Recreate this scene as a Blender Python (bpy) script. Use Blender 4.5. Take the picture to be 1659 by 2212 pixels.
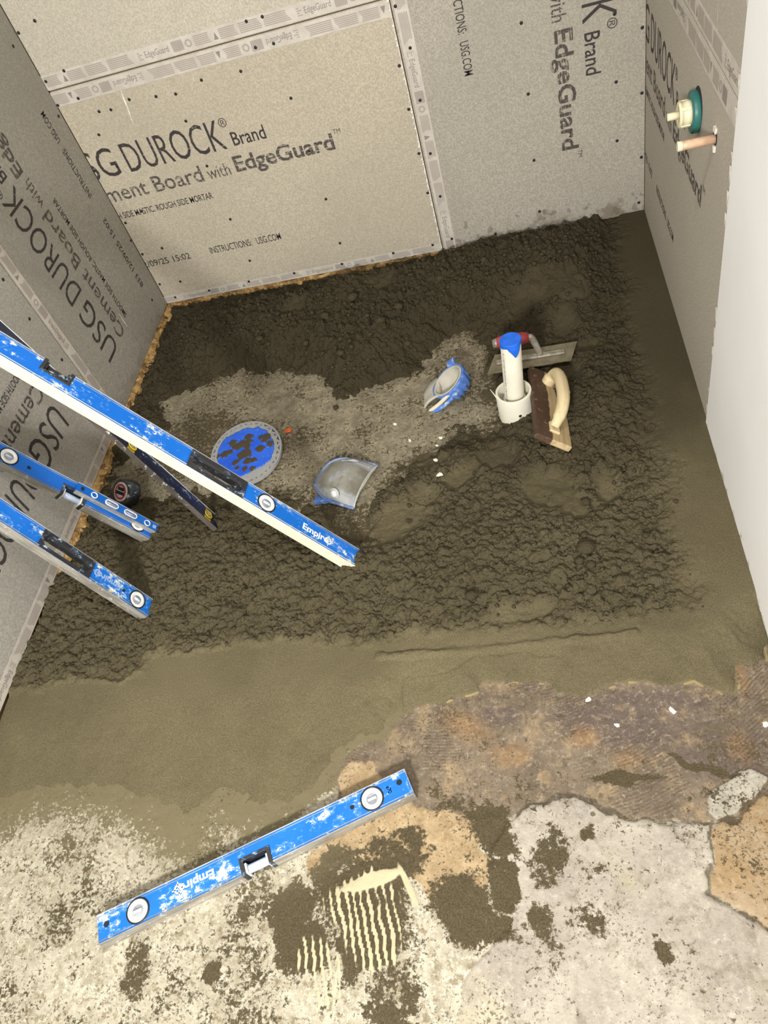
import bpy, bmesh, math
import numpy as np
from mathutils import Vector, Matrix

S = bpy.context.scene
COL = S.collection
for o in list(bpy.data.objects):
    bpy.data.objects.remove(o)

# ------------------------------------------------------------------ camera
RC = np.array([[0.9665201321821562, 0.10915196771791333, 0.23221688575531044],
               [0.06341764900615493, 0.7753137053637948, -0.6283843251304051],
               [-0.24863031971406752, 0.6220727499403669, 0.7424341438137866]])
CC = np.array([0, 0, 1.3466])
FP = 1613.97
cd = bpy.data.cameras.new('camera')
cd.sensor_fit = 'VERTICAL'; cd.sensor_height = 24.0; cd.lens = FP / 2212 * 24.0
cd.clip_start = 0.02
cam = bpy.data.objects.new('camera', cd); COL.objects.link(cam)
cam.matrix_world = Matrix([list(RC[i]) + [CC[i]] for i in range(3)] + [[0, 0, 0, 1]])
S.camera = cam

# ------------------------------------------------------------------ light and exposure
wd = bpy.data.worlds.new('world'); S.world = wd; wd.use_nodes = True
wd.node_tree.nodes['Background'].inputs[0].default_value = (1.0, 0.985, 0.95, 1)
wd.node_tree.nodes['Background'].inputs[1].default_value = 0.31

def area(name, loc, target, sx, sy, power, color):
    l = bpy.data.lights.new(name, 'AREA'); l.shape = 'RECTANGLE'; l.size = sx; l.size_y = sy
    l.energy = power; l.color = color
    o = bpy.data.objects.new(name, l); COL.objects.link(o)
    o.location = loc
    o.rotation_euler = (Vector(target) - Vector(loc)).to_track_quat('-Z', 'Y').to_euler()
    return o
area('work_light', (-0.42, -1.10, 1.55), (-0.40, 1.6, 0.3), 0.30, 0.20, 53, (1.0, 0.985, 0.955))
area('ceiling_light', (-0.30, 0.35, 2.45), (-0.45, 1.0, 0.0), 0.22, 0.22, 13, (1.0, 0.985, 0.955))

S.view_settings.view_transform = 'Standard'
S.view_settings.look = 'None'
S.view_settings.exposure = 0.55
S.view_settings.gamma = 1.0
S.view_settings.use_curve_mapping = False

# ------------------------------------------------------------------ room measures
XL, XR, YB = -1.2768, 0.3377, 2.1888
XS = -0.2842                       # seam between the two lower back boards
YS = 1.576                         # seam on the left wall
YE = 1.270                         # where cement board meets drywall on the right
ZB = 0.030                         # lower edge of the boards
ZJ = 0.752                         # horizontal joint on the back wall
ZR = 0.735                         # horizontal joint on the right wall

def ray(u, v):
    return RC @ np.array([(u - 829.5) / FP, -(v - 1106) / FP, -1.0])
def atz(u, v, z=0.0):
    q = ray(u, v); return CC + q * (z - CC[2]) / q[2]
def atx(u, v, x):
    q = ray(u, v); return CC + q * (x - CC[0]) / q[0]
def aty(u, v, y):
    q = ray(u, v); return CC + q * (y - CC[1]) / q[1]
def gp(pts, z=0.01):
    return np.array([atz(u, v, z)[:2] for u, v in pts])

# ------------------------------------------------------------------ numpy noise
def _h(ix, iy, seed):
    n = (ix.astype(np.int64) * 374761393 + iy.astype(np.int64) * 668265263 + seed * 974711) & 0x7fffffff
    n = ((n ^ (n >> 13)) * 1274126177) & 0x7fffffff
    return ((n ^ (n >> 16)) & 0xffff) / 65535.0
def vnoise(x, y, seed=0):
    ix = np.floor(x); iy = np.floor(y); fx = x - ix; fy = y - iy
    fx = fx * fx * (3 - 2 * fx); fy = fy * fy * (3 - 2 * fy)
    ix = ix.astype(np.int64); iy = iy.astype(np.int64)
    a = _h(ix, iy, seed); b = _h(ix + 1, iy, seed); c = _h(ix, iy + 1, seed); d = _h(ix + 1, iy + 1, seed)
    return (a * (1 - fx) + b * fx) * (1 - fy) + (c * (1 - fx) + d * fx) * fy
def fbm(x, y, freq, octaves=4, seed=0, gain=0.5):
    s = 0; a = 1; t = 0
    for i in range(octaves):
        s = s + a * vnoise(x * freq + 17.3 * i, y * freq - 9.1 * i, seed + i * 31)
        t += a; a *= gain; freq *= 2.03
    return s / t
def lumps(x, y, cell, seed, rmin=0.35, rmax=0.75):
    """crumbly hemispheres: max over jittered cells"""
    gx = x / cell; gy = y / cell
    ix = np.floor(gx).astype(np.int64); iy = np.floor(gy).astype(np.int64)
    out = np.zeros_like(x)
    for dx in (-1, 0, 1):
        for dy in (-1, 0, 1):
            jx = ix + dx; jy = iy + dy
            cx = jx + _h(jx, jy, seed); cy = jy + _h(jx, jy, seed + 7)
            r = rmin + (rmax - rmin) * _h(jx, jy, seed + 13) ** 1.6
            d2 = (gx - cx) ** 2 + (gy - cy) ** 2
            out = np.maximum(out, np.sqrt(np.maximum(0, r * r - d2)))
    return out * cell
def sm(a, b, x):
    t = np.clip((x - a) / (b - a), 0, 1); return t * t * (3 - 2 * t)
def sdf(x, y, poly):
    """signed distance, positive inside"""
    d = np.full(x.shape, 1e9); ins = np.zeros(x.shape, bool)
    n = len(poly)
    for i in range(n):
        ax, ay = poly[i]; bx, by = poly[(i + 1) % n]
        ex, ey = bx - ax, by - ay
        t = np.clip(((x - ax) * ex + (y - ay) * ey) / (ex * ex + ey * ey + 1e-12), 0, 1)
        d = np.minimum(d, (x - ax - t * ex) ** 2 + (y - ay - t * ey) ** 2)
        if ay != by:
            c = ((ay > y) != (by > y)) & (x < (bx - ax) * (y - ay) / (by - ay) + ax)
            ins ^= c
    return np.where(ins, 1, -1) * np.sqrt(d)
def blob(x, y, u, v, ru, rv, ang=0.0, z=0.0):
    """ellipse seen at photo position u,v with half sizes in metres -> 1 centre .. 0 rim .. negative"""
    c = atz(u, v, z)[:2]; ca, sa = math.cos(ang), math.sin(ang)
    p = (x - c[0]) * ca + (y - c[1]) * sa; q = -(x - c[0]) * sa + (y - c[1]) * ca
    return 1 - np.sqrt((p / ru) ** 2 + (q / rv) ** 2)

# ------------------------------------------------------------------ object helpers
def link(name, me, mats=None, parent=None):
    o = bpy.data.objects.new(name, me); COL.objects.link(o)
    if mats is not None:
        for m in (mats if isinstance(mats, (list, tuple)) else [mats]):
            if m.name not in [k.name for k in me.materials if k]: me.materials.append(m)
    if parent is not None: o.parent = parent
    return o
def empty(name, loc=(0, 0, 0), mat=None):
    o = bpy.data.objects.new(name, None); COL.objects.link(o)
    o.empty_display_size = 0.05
    if mat is not None: o.matrix_world = mat
    else: o.location = loc
    return o
def tag(o, label=None, cat=None, group=None, kind=None):
    if label: o['label'] = label
    if cat: o['category'] = cat
    if group: o['group'] = group
    if kind: o['kind'] = kind
    return o
def frame_mat(P, ex, ey, ez):
    return Matrix([[ex[i], ey[i], ez[i], P[i]] for i in range(3)] + [[0, 0, 0, 1]])

class G:
    """small geometry collector"""
    def __init__(s): s.v = []; s.f = []; s.sm = []
    def add(s, vs, fs, smooth=False):
        b = len(s.v); s.v += [tuple(map(float, p)) for p in vs]
        s.f += [tuple(b + i for i in f) for f in fs]; s.sm += [smooth] * len(fs)
        return s
    def box(s, x0, x1, y0, y1, z0, z1, c=0.0):
        if c <= 0:
            v = [(x, y, z) for z in (z0, z1) for y in (y0, y1) for x in (x0, x1)]
            return s.add(v, [(0, 2, 3, 1), (4, 5, 7, 6), (0, 1, 5, 4), (2, 6, 7, 3), (0, 4, 6, 2), (1, 3, 7, 5)])
        bm = bmesh.new(); bmesh.ops.create_cube(bm, size=1)
        for k in bm.verts:
            k.co = Vector(((x0 + x1) / 2 + k.co.x * (x1 - x0), (y0 + y1) / 2 + k.co.y * (y1 - y0), (z0 + z1) / 2 + k.co.z * (z1 - z0)))
        bmesh.ops.bevel(bm, geom=bm.edges[:], offset=c, segments=2, affect='EDGES', profile=0.5)
        bm.verts.index_update()
        s.add([k.co for k in bm.verts], [[k.index for k in f.verts] for f in bm.faces]); bm.free(); return s
    def loops(s, loops, cap0=False, cap1=False, closed=True, smooth=True):
        n = len(loops[0]); vs = [p for L in loops for p in L]; fs = []
        for i in range(len(loops) - 1):
            for j in range(n if closed else n - 1):
                k = (j + 1) % n
                fs.append((i * n + j, i * n + k, (i + 1) * n + k, (i + 1) * n + j))
        s.add(vs, fs, smooth)
        b = len(s.v) - len(vs)
        if cap0: s.f.append(tuple(b + j for j in range(n))[::-1]); s.sm.append(False)
        if cap1: s.f.append(tuple(b + (len(loops) - 1) * n + j for j in range(n))); s.sm.append(False)
        return s
    def lathe(s, prof, n=32, origin=(0, 0, 0), axis='z', cap0=True, cap1=True, smooth=True):
        L = []
        for r, h in prof:
            c = []
            for i in range(n):
                a = 2 * math.pi * i / n; p, q = r * math.cos(a), r * math.sin(a)
                if axis == 'z': w = (p, q, h)
                elif axis == 'x': w = (h, p, q)
                else: w = (q, h, p)
                c.append((w[0] + origin[0], w[1] + origin[1], w[2] + origin[2]))
            L.append(c)
        return s.loops(L, cap0, cap1, True, smooth)
    def tube(s, pts, rad, n=12, flat=1.0, caps=True):
        P = [Vector(p) for p in pts]; L = []
        if not isinstance(rad, (list, tuple)): rad = [rad] * len(P)
        up = None
        for i, p in enumerate(P):
            t = (P[min(i + 1, len(P) - 1)] - P[max(i - 1, 0)]).normalized()
            if up is None:
                up = Vector((0, 0, 1)) if abs(t.z) < 0.9 else Vector((1, 0, 0))
            a = t.cross(up)
            if a.length < 1e-5: a = t.cross(Vector((0, 1, 0)))
            a.normalize(); b = a.cross(t).normalized(); up = b
            L.append([p + a * math.cos(2 * math.pi * k / n) * rad[i] * flat + b * math.sin(2 * math.pi * k / n) * rad[i] for k in range(n)])
        return s.loops(L, caps, caps)
    def mesh(s, name='mesh'):
        me = bpy.data.meshes.new(name); me.from_pydata(s.v, [], s.f)
        me.polygons.foreach_set('use_smooth', s.sm); me.update()
        bm = bmesh.new(); bm.from_mesh(me); bmesh.ops.recalc_face_normals(bm, faces=bm.faces[:]); bm.to_mesh(me); bm.free()
        return me
    def obj(s, name, mat, parent=None): return link(name, s.mesh(name), mat, parent)

def smoothcurve(pts, n=8):
    P = [Vector(p) for p in pts]; P = [P[0] * 2 - P[1]] + P + [P[-1] * 2 - P[-2]]; out = []
    for i in range(1, len(P) - 2):
        for k in range(n):
            t = k / n; a, b, c, d = P[i - 1], P[i], P[i + 1], P[i + 2]
            out.append(0.5 * ((2 * b) + (c - a) * t + (2 * a - 5 * b + 4 * c - d) * t * t + (3 * b - a - 3 * c + d) * t ** 3))
    out.append(P[-2]); return out

# ------------------------------------------------------------------ node helper
class NT:
    def __init__(s, name):
        s.m = bpy.data.materials.new(name); s.m.use_nodes = True; s.t = s.m.node_tree
        s.b = s.t.nodes['Principled BSDF']
        s._tc = None
    def n(s, k): return s.t.nodes.new(k)
    def lk(s, a, b): s.t.links.new(a, b)
    def put(s, sock, v):
        if isinstance(v, bpy.types.NodeSocket): s.lk(v, sock)
        elif isinstance(v, (tuple, list)) and len(v) == 3 and sock.type == 'RGBA': sock.default_value = (*v, 1)
        else: sock.default_value = v
    def co(s, kind='Object'):
        if s._tc is None: s._tc = s.n('ShaderNodeTexCoord')
        return s._tc.outputs[kind]
    def map(s, scale=(1, 1, 1), rot=(0, 0, 0), kind='Object'):
        m = s.n('ShaderNodeMapping'); s.lk(s.co(kind), m.inputs[0]); m.inputs['Scale'].default_value = scale; m.inputs['Rotation'].default_value = rot
        return m.outputs[0]
    def noise(s, scale, detail=3, rough=0.55, vec=None, dist=0.0):
        k = s.n('ShaderNodeTexNoise'); k.inputs['Scale'].default_value = scale; k.inputs['Detail'].default_value = detail
        k.inputs['Roughness'].default_value = rough; k.inputs['Distortion'].default_value = dist
        s.lk(vec if vec is not None else s.co(), k.inputs['Vector']); return k.outputs['Fac']
    def voro(s, scale, vec=None, feat='F1', out='Distance'):
        k = s.n('ShaderNodeTexVoronoi'); k.feature = feat; k.inputs['Scale'].default_value = scale
        s.lk(vec if vec is not None else s.co(), k.inputs['Vector']); return k.outputs[out]
    def math(s, op, a, b=0.0, clamp=False):
        k = s.n('ShaderNodeMath'); k.operation = op; k.use_clamp = clamp; s.put(k.inputs[0], a); s.put(k.inputs[1], b); return k.outputs[0]
    def ramp(s, f, a, b, lo=0.0, hi=1.0):
        k = s.n('ShaderNodeMapRange'); k.interpolation_type = 'SMOOTHSTEP'
        s.put(k.inputs['Value'], f); k.inputs['From Min'].default_value = a; k.inputs['From Max'].default_value = b
        k.inputs['To Min'].default_value = lo; k.inputs['To Max'].default_value = hi; return k.outputs[0]
    def mix(s, f, a, b):
        k = s.n('ShaderNodeMix'); k.data_type = 'RGBA'; s.put(k.inputs[0], f); s.put(k.inputs[6], a); s.put(k.inputs[7], b); return k.outputs[2]
    def attr(s, name):
        k = s.n('ShaderNodeAttribute'); k.attribute_name = name; return k.outputs['Fac']
    def sep(s, vec):
        k = s.n('ShaderNodeSeparateXYZ'); s.lk(vec, k.inputs[0]); return k.outputs
    def bump(s, h, strength=0.3, dist=0.002):
        k = s.n('ShaderNodeBump'); k.inputs['Strength'].default_value = strength; k.inputs['Distance'].default_value = dist
        s.put(k.inputs['Height'], h); s.lk(k.outputs[0], s.b.inputs['Normal']); return k
    def fin(s, color, rough=0.7, metal=0.0, spec=0.5):
        s.put(s.b.inputs['Base Color'], color); s.put(s.b.inputs['Roughness'], rough); s.put(s.b.inputs['Metallic'], metal)
        s.b.inputs['Specular IOR Level'].default_value = spec
        return s.m
def lin(r, g, b):
    f = lambda c: (c / 255 / 12.92) if c / 255 <= 0.04045 else ((c / 255 + 0.055) / 1.055) ** 2.4
    return (f(r), f(g), f(b))

# ------------------------------------------------------------------ materials
def board_mat(name, tint, stain=0.0):
    k = NT(name)
    big = k.noise(2.2, 3, 0.5); fine = k.noise(240, 3, 0.6); mid = k.noise(60, 4, 0.7)
    c = k.mix(k.ramp(big, 0.3, 0.7), [x * 0.92 for x in tint], [x * 1.06 for x in tint])
    c = k.mix(k.ramp(fine, 0.38, 0.62), k.mix(0.75, c, [x * 0.66 for x in tint]), c)
    c = k.mix(k.ramp(k.noise(110, 5, 0.8), 0.55, 0.42, 0, 0.3), c, [x * 0.72 for x in tint])
    c = k.mix(k.ramp(mid, 0.62, 0.78, 0, 0.3), c, [min(1, x * 1.3) for x in tint])
    c = k.mix(k.ramp(k.noise(170, 2, 0.5), 0.68, 0.76, 0, 0.5), c, [min(1, x * 1.4) for x in tint])
    if stain:
        z = k.sep(k.co())[2]
        dark = k.math('SUBTRACT', k.noise(13, 4, 0.6), k.math('MULTIPLY', z, 4.5))
        c = k.mix(k.ramp(dark, 0.20, 0.36, 0, stain * .8), c, lin(112, 102, 86))
        dab = k.math('SUBTRACT', k.noise(38, 3, 0.6), k.math('MULTIPLY', z, 1.6))
        c = k.mix(k.ramp(dab, 0.44, 0.50, 0, stain * 0.6), c, lin(100, 92, 78))
    w = k.n('ShaderNodeTexWave'); w.inputs['Scale'].default_value = 130; w.inputs['Distortion'].default_value = 1.5; w.bands_direction = 'DIAGONAL'
    k.lk(k.co(), w.inputs['Vector'])
    k.bump(k.math('ADD', k.math('MULTIPLY', w.outputs['Fac'], 0.35), fine), 0.35, 0.0015)
    return k.fin(c, 0.78, 0, 0.35)
M_board_warm = board_mat('cement_board_warm', lin(194, 184, 163))
M_board_top = board_mat('cement_board_top', lin(202, 194, 176))
M_board_grey = board_mat('cement_board_grey', lin(178, 171, 157), 0.85)
M_board_left = board_mat('cement_board_left', lin(168, 163, 151), 0.35)
M_board_left_b = board_mat('cement_board_left_front', lin(178, 173, 162), 0.15)
M_board_right = board_mat('cement_board_right', lin(192, 184, 169))

def tape_mat():
    k = NT('edge_tape_film'); c = k.mix(k.ramp(k.noise(30, 3), 0.3, 0.7), lin(188, 180, 168), lin(204, 197, 186))
    return k.fin(c, 0.5, 0, 0.4)
M_tape = tape_mat()
def ink_mat(name, col, base, wear, freq=330, vert=False):
    k = NT(name); v = k.co()
    str_ = k.noise(1.0, 3, 0.6, k.map((freq, freq, 25) if vert else (25, 25, freq)))
    str2 = k.noise(1.0, 2, 0.5, k.map((freq, freq, 20)))
    f = k.math('ADD', k.math('MULTIPLY', str_, 0.6), k.math('MULTIPLY', k.noise(150, 3), 0.4))
    return k.fin(k.mix(k.ramp(f, wear, wear + 0.12), col, base), 0.75, 0, 0.2)
M_ink = ink_mat('print_ink', lin(62, 56, 56), lin(150, 140, 126), 0.56)
M_ink_worn = ink_mat('print_ink_worn', lin(80, 74, 70), lin(165, 155, 138), 0.50)
M_ink_wv = ink_mat('print_ink_worn_upright', lin(80, 74, 70), lin(160, 150, 134), 0.50, 330, True)
M_ink_vv = ink_mat('print_ink_upright', lin(64, 59, 58), lin(150, 140, 126), 0.57, 330, True)
M_ink_v = ink_mat('print_ink_side', lin(66, 62, 60), lin(140, 132, 120), 0.56)
k = NT('tape_print_ink'); M_tapeink = k.fin(lin(164, 154, 144), 0.6)
k = NT('tape_print_ink_dark'); M_tapeink_d = k.fin(lin(138, 129, 121), 0.6)
k = NT('screw_black'); M_screw = k.fin(lin(30, 28, 28), 0.6)
k = NT('white_drywall'); c = k.mix(k.ramp(k.noise(3.5, 3), 0.3, 0.7), lin(240, 239, 236), lin(245, 244, 242))
c = k.mix(k.ramp(k.math('SUBTRACT', k.noise(25, 4, 0.6), k.math('MULTIPLY', k.sep(k.co())[2], 7)), 0.22, 0.40), c, lin(186, 182, 168))
k.bump(k.noise(40, 4), 0.05); M_dry = k.fin(c, 0.7, 0, 0.3)
k = NT('torn_paper_edge'); c = k.mix(k.ramp(k.noise(60, 4), 0.4, 0.6), lin(205, 200, 188), lin(236, 232, 222)); M_paper = k.fin(c, 0.9)
k = NT('raw_wall_framing'); M_frame = k.fin(k.mix(k.ramp(k.noise(20, 3), 0.3, 0.7), lin(120, 95, 62), lin(150, 120, 80)), 0.9)
def tan_mat():
    k = NT('ragged_tan_edge'); n = k.noise(34, 5, 0.7)
    c = k.mix(k.ramp(n, 0.35, 0.65), lin(112, 84, 48), lin(184, 150, 98))
    c = k.mix(k.ramp(k.noise(85, 3), 0.58, 0.68, 0, 0.8), c, lin(206, 182, 136))
    c = k.mix(k.ramp(k.noise(18, 3), 0.62, 0.7, 0, 0.8), c, lin(78, 58, 36))
    k.bump(k.noise(120, 4), 0.6, 0.004); return k.fin(c, 0.95, 0, 0.1)
M_tan = tan_mat()
def mortar_mat():
    k = NT('wet_sand_mortar')
    c = k.mix(k.ramp(k.noise(5, 4, 0.6), 0.3, 0.7), lin(104, 96, 72), lin(117, 108, 82))
    c = k.mix(k.ramp(k.noise(420, 3, 0.7), 0.4, 0.62), k.mix(0.5, c, lin(70, 60, 38)), c)
    c = k.mix(k.ramp(k.noise(700, 2, 0.5), 0.66, 0.74, 0, 0.5), c, lin(165, 150, 118))
    r = k.attr('rough')
    c = k.mix(k.math('MULTIPLY', k.attr('dark'), 0.78), c, lin(42, 35, 20))  # damp tone of rough mortar plus light falloff painted into the colour
    gr = k.math('MULTIPLY', k.math('ADD', k.voro(170), k.math('MULTIPLY', k.voro(330), 0.6)), k.math('MULTIPLY', r, -3.2))
    k.bump(k.math('ADD', k.math('ADD', k.noise(900, 3, 0.7), gr), k.math('MULTIPLY', k.noise(260, 3, 0.7), 1.5)), 0.6, 0.0022)
    return k.fin(c, 0.85, 0, 0.25)
M_mortar = mortar_mat()
def floor_mat():
    k = NT('old_patched_floor')
    nf = k.noise(95, 6, 0.72); nm = k.noise(28, 6, 0.68); nb = k.noise(7, 4, 0.6); ns = k.noise(330, 3, 0.6)
    edge = k.math('ADD', k.math('MULTIPLY', k.noise(190, 4, 0.7), 0.14), k.math('ADD', k.math('MULTIPLY', nf, 0.50), k.math('MULTIPLY', nm, 0.36)))
    def cut(a, amp, w):      # noisy threshold of a smooth field
        f = k.math('ADD', k.attr(a), k.math('MULTIPLY', k.math('SUBTRACT', edge, 0.5), amp))
        return k.ramp(f, 0.5 - w, 0.5 + w)
    white = k.mix(k.ramp(nm, 0.32, 0.68), lin(146, 138, 117), lin(186, 179, 160))
    white = k.mix(k.ramp(nf, 0.50, 0.62, 0, 0.75), white, lin(208, 202, 184))
    white = k.mix(k.ramp(k.noise(60, 5, 0.7), 0.53, 0.62, 0, 0.75), white, lin(118, 104, 78))
    grey = k.mix(k.ramp(nb, 0.35, 0.65), lin(98, 86, 72), lin(122, 108, 90))
    grey = k.mix(k.math('MULTIPLY', cut('purple', 1.3, 0.3), 0.8), grey, lin(92, 80, 74))
    grey = k.mix(k.ramp(k.noise(17, 6, 0.72), 0.50, 0.66, 0, 0.6), grey, lin(156, 134, 100))
    grey = k.mix(k.math('MULTIPLY', cut('orange', 1.6, 0.35), 0.45), grey, lin(144, 108, 66))
    grey = k.mix(k.ramp(nf, 0.53, 0.66, 0, 0.6), grey, lin(172, 156, 128))
    wv = k.n('ShaderNodeTexWave'); wv.wave_type = 'RINGS'; wv.rings_direction = 'Z'; wv.inputs['Scale'].default_value = 52; wv.inputs['Distortion'].default_value = 5; wv.inputs['Detail'].default_value = 2; wv.inputs['Detail Scale'].default_value = .35
    mp = k.map((1, 1, 1)); mp.node.inputs['Location'].default_value = (.25, -1.25, 0); k.lk(mp, wv.inputs['Vector'])
    cwv = k.math('MULTIPLY', k.ramp(wv.outputs['Fac'], 0.35, 0.65), k.math('MULTIPLY', k.attr('comb'), k.ramp(nf, .40, .55)))
    grey = k.mix(k.math('MULTIPLY', cwv, 0.6), grey, lin(78, 66, 54))
    grey = k.mix(k.ramp(k.noise(48, 4, 0.7), 0.55, 0.66, 0, 0.6), grey, lin(76, 65, 54))
    tan = k.mix(k.ramp(nm, 0.35, 0.65), lin(144, 122, 90), lin(170, 148, 114))
    tan = k.mix(k.ramp(nf, 0.55, 0.66, 0, 0.6), tan, lin(196, 176, 134))
    tan2 = k.mix(k.ramp(k.noise(16, 5, 0.7), 0.4, 0.62), lin(146, 126, 98), lin(158, 139, 112))
    tan2 = k.mix(k.ramp(nb, 0.45, 0.65, 0, 0.7), tan2, lin(150, 122, 82))
    lay = k.mix(k.ramp(nb, 0.35, 0.65), lin(150, 142, 130), lin(172, 164, 150))
    lay = k.mix(k.ramp(nm, 0.48, 0.66, 0, 0.65), lay, lin(122, 112, 98))
    lay = k.mix(k.ramp(k.noise(4.5, 3), 0.55, 0.7, 0, 0.5), lay, lin(172, 162, 126))
    lay = k.mix(k.ramp(nf, 0.54, 0.66, 0, 0.7), lay, lin(186, 179, 166))
    stone = k.mix(k.ramp(nm, 0.4, 0.65), lin(150, 144, 130), lin(170, 164, 150))
    slab = k.mix(k.ramp(nm, 0.35, 0.65), lin(112, 104, 86), lin(150, 141, 118))
    c = k.mix(cut('greyzone', 0.5, 0.08), white, grey)
    c = k.mix(cut('tanzone', 0.6, 0.06), c, tan)
    c = k.mix(cut('layer', 0.25, 0.05), c, lay)
    c = k.mix(cut('tanright', 0.25, 0.06), c, tan2)
    c = k.mix(cut('stone', 0.15, 0.05), c, stone)
    c = k.mix(cut('slab', 0.3, 0.2), c, slab)
    c = k.mix(k.math('MULTIPLY', cut('crack', 2.0, 0.2), 0.8), c, lin(74, 63, 48))
    sp = k.noise(80, 8, 0.85)
    c = k.mix(k.ramp(sp, 0.52, 0.66, 0, 0.22), c, lin(226, 218, 198))
    c = k.mix(k.ramp(sp, 0.48, 0.34, 0, 0.40), c, lin(66, 56, 44))
    film = k.mix(k.ramp(ns, 0.35, 0.65), lin(64, 56, 38), lin(84, 74, 53))
    film = k.mix(k.attr('fresh'), film, lin(110, 101, 76))
    c = k.mix(cut('film', 2.6, 0.09), c, film)
    pep = k.math('ADD', k.noise(210, 3, 0.6), k.math('MULTIPLY', k.noise(6, 4, 0.7), 0.9))
    c = k.mix(k.ramp(pep, 1.08, 1.13, 0, 0.7), c, lin(74, 64, 46))
    c = k.mix(k.ramp(k.noise(75, 2, 0.4), 0.73, 0.75, 0, 0.8), c, lin(78, 68, 50))
    c = k.mix(cut('fringe', 0.9, 0.1), c, lin(150, 134, 92))
    c = k.mix(cut('ridge', 0.7, 0.12), c, lin(180, 170, 138))
    k.bump(k.math('ADD', nf, k.math('MULTIPLY', ns, 0.4)), 0.45, 0.003)
    return k.fin(c, 0.82, 0, 0.25)
M_floor = floor_mat()

def paint_mat(name, col, splash=0.5, along=(14, 30, 30), dirt=(226, 224, 214)):
    k = NT(name)
    v = k.map(along)
    f = k.math('ADD', k.math('MULTIPLY', k.noise(1.0, 5, 0.75, v), 0.6), k.math('MULTIPLY', k.noise(85, 4, 0.7), 0.4))
    c = k.mix(k.ramp(k.noise(9, 3), 0.35, 0.7), col, [min(1, x * 1.15 + 0.01) for x in col])
    c = k.mix(k.ramp(f, splash - 0.05, splash, 0, 0.35), c, lin(130, 175, 220))
    c = k.mix(k.ramp(f, splash + 0.0, splash + 0.03), c, lin(*dirt))
    k.bump(f, 0.15, 0.001)
    return k.fin(c, 0.42, 0, 0.5)
M_blue = paint_mat('blue_enamel', lin(0, 104, 200), 0.565)
M_blue_dirty = paint_mat('blue_enamel_splashed', lin(6, 104, 198), 0.55)
M_blue_clean = paint_mat('blue_enamel_clean', lin(0, 96, 188), 0.66)
M_navy = paint_mat('navy_enamel', lin(20, 30, 66), 0.60)
def alu(name, a, b, rough=0.45, metal=0.6):
    k = NT(name); n = k.noise(1.0, 4, 0.65, k.map((9, 60, 60)))
    c = k.mix(k.ramp(n, 0.35, 0.65), a, b); c = k.mix(k.ramp(k.noise(70, 4, 0.7), 0.58, 0.66, 0, 0.7), c, lin(226, 222, 212))
    return k.fin(c, rough, metal, 0.5)
M_alu = alu('aluminium_rail', lin(150, 150, 148), lin(206, 206, 202))
M_alu_dull = alu('aluminium_dull', lin(132, 128, 120), lin(176, 172, 162), 0.6, 0.3)
M_alu_dark = alu('aluminium_dirty', lin(64, 58, 52), lin(92, 84, 76), 0.6, 0.3)
M_cream = alu('cream_edge', lin(206, 200, 178), lin(216, 211, 190), 0.6, 0.0)
def plain(name, rgb, rough=0.5, metal=0.0, var=0.12, sc=40, spec=0.5):
    k = NT(name); c = lin(*rgb)
    return k.fin(k.mix(k.ramp(k.noise(sc, 4, 0.6), 0.3, 0.7), [x * (1 - var) for x in c], [min(1, x * (1 + var)) for x in c]), rough, metal, spec)
M_white = plain('white_plastic', (228, 228, 224), 0.4)
M_black = plain('black_plastic', (28, 28, 30), 0.45)
M_blackdirty = paint_mat('black_plastic_dusty', lin(44, 44, 46), 0.585, (25, 40, 40), (200, 198, 190))
M_lens = plain('vial_lens_grey', (150, 152, 156), 0.25, 0, 0.3, 60)
M_vial = plain('vial_blue_white', (190, 205, 228), 0.2, 0, 0.1, 60)
M_printwhite = plain('white_print', (232, 234, 236), 0.6)
M_printpale = plain('pale_print', (150, 176, 214), 0.6)
M_yellow = plain('yellow_vial_block', (226, 196, 50), 0.35)
M_hole = plain('hole_dark', (30, 30, 34), 0.9)
M_pvc = plain('pvc_white', (216, 212, 194), 0.35, 0, 0.05, 20)
M_tapeblue = plain('blue_masking_tape', (26, 100, 214), 0.65, 0, 0.15, 50)
M_red = plain('red_plastic', (158, 58, 58), 0.55, 0, 0.2, 60)
M_steel = plain('trowel_steel', (132, 124, 102), 0.4, 0.5, 0.25, 30)
M_steelbar = plain('trowel_mount_metal', (150, 144, 130), 0.5, 0.4, 0.3, 70)
def wood_mat(name, a, b, stained=False):
    k = NT(name)
    g = k.noise(1.0, 4, 0.6, k.map((90, 5, 60)))
    c = k.mix(k.ramp(g, 0.35, 0.65), a, b)
    if stained:
        x = k.sep(k.co())[0]
        f = k.math('ADD', x, k.math('MULTIPLY', k.math('SUBTRACT', k.noise(40, 3), 0.5), 0.012))
        d = k.mix(k.ramp(k.noise(55, 4, 0.7), 0.56, 0.68), lin(78, 58, 44), lin(140, 126, 108))
        c = k.mix(k.ramp(f, 0.040, 0.043), d, c)
    k.bump(g, 0.2, 0.001); return k.fin(c, 0.65, 0, 0.3)
M_wood = wood_mat('float_board_wood', lin(164, 142, 104), lin(190, 168, 128), True)
M_wood2 = wood_mat('float_handle_wood', lin(196, 176, 136), lin(214, 196, 156))
M_green = paint_mat('green_plaster_guard', lin(34, 98, 92), 0.62, (40, 40, 40), (150, 170, 160))
M_ivory = plain('ivory_plastic', (226, 218, 182), 0.4, 0, 0.05)
M_copper = plain('copper_dusty', (214, 176, 146), 0.55, 0.15, 0.15, 80)
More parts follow.
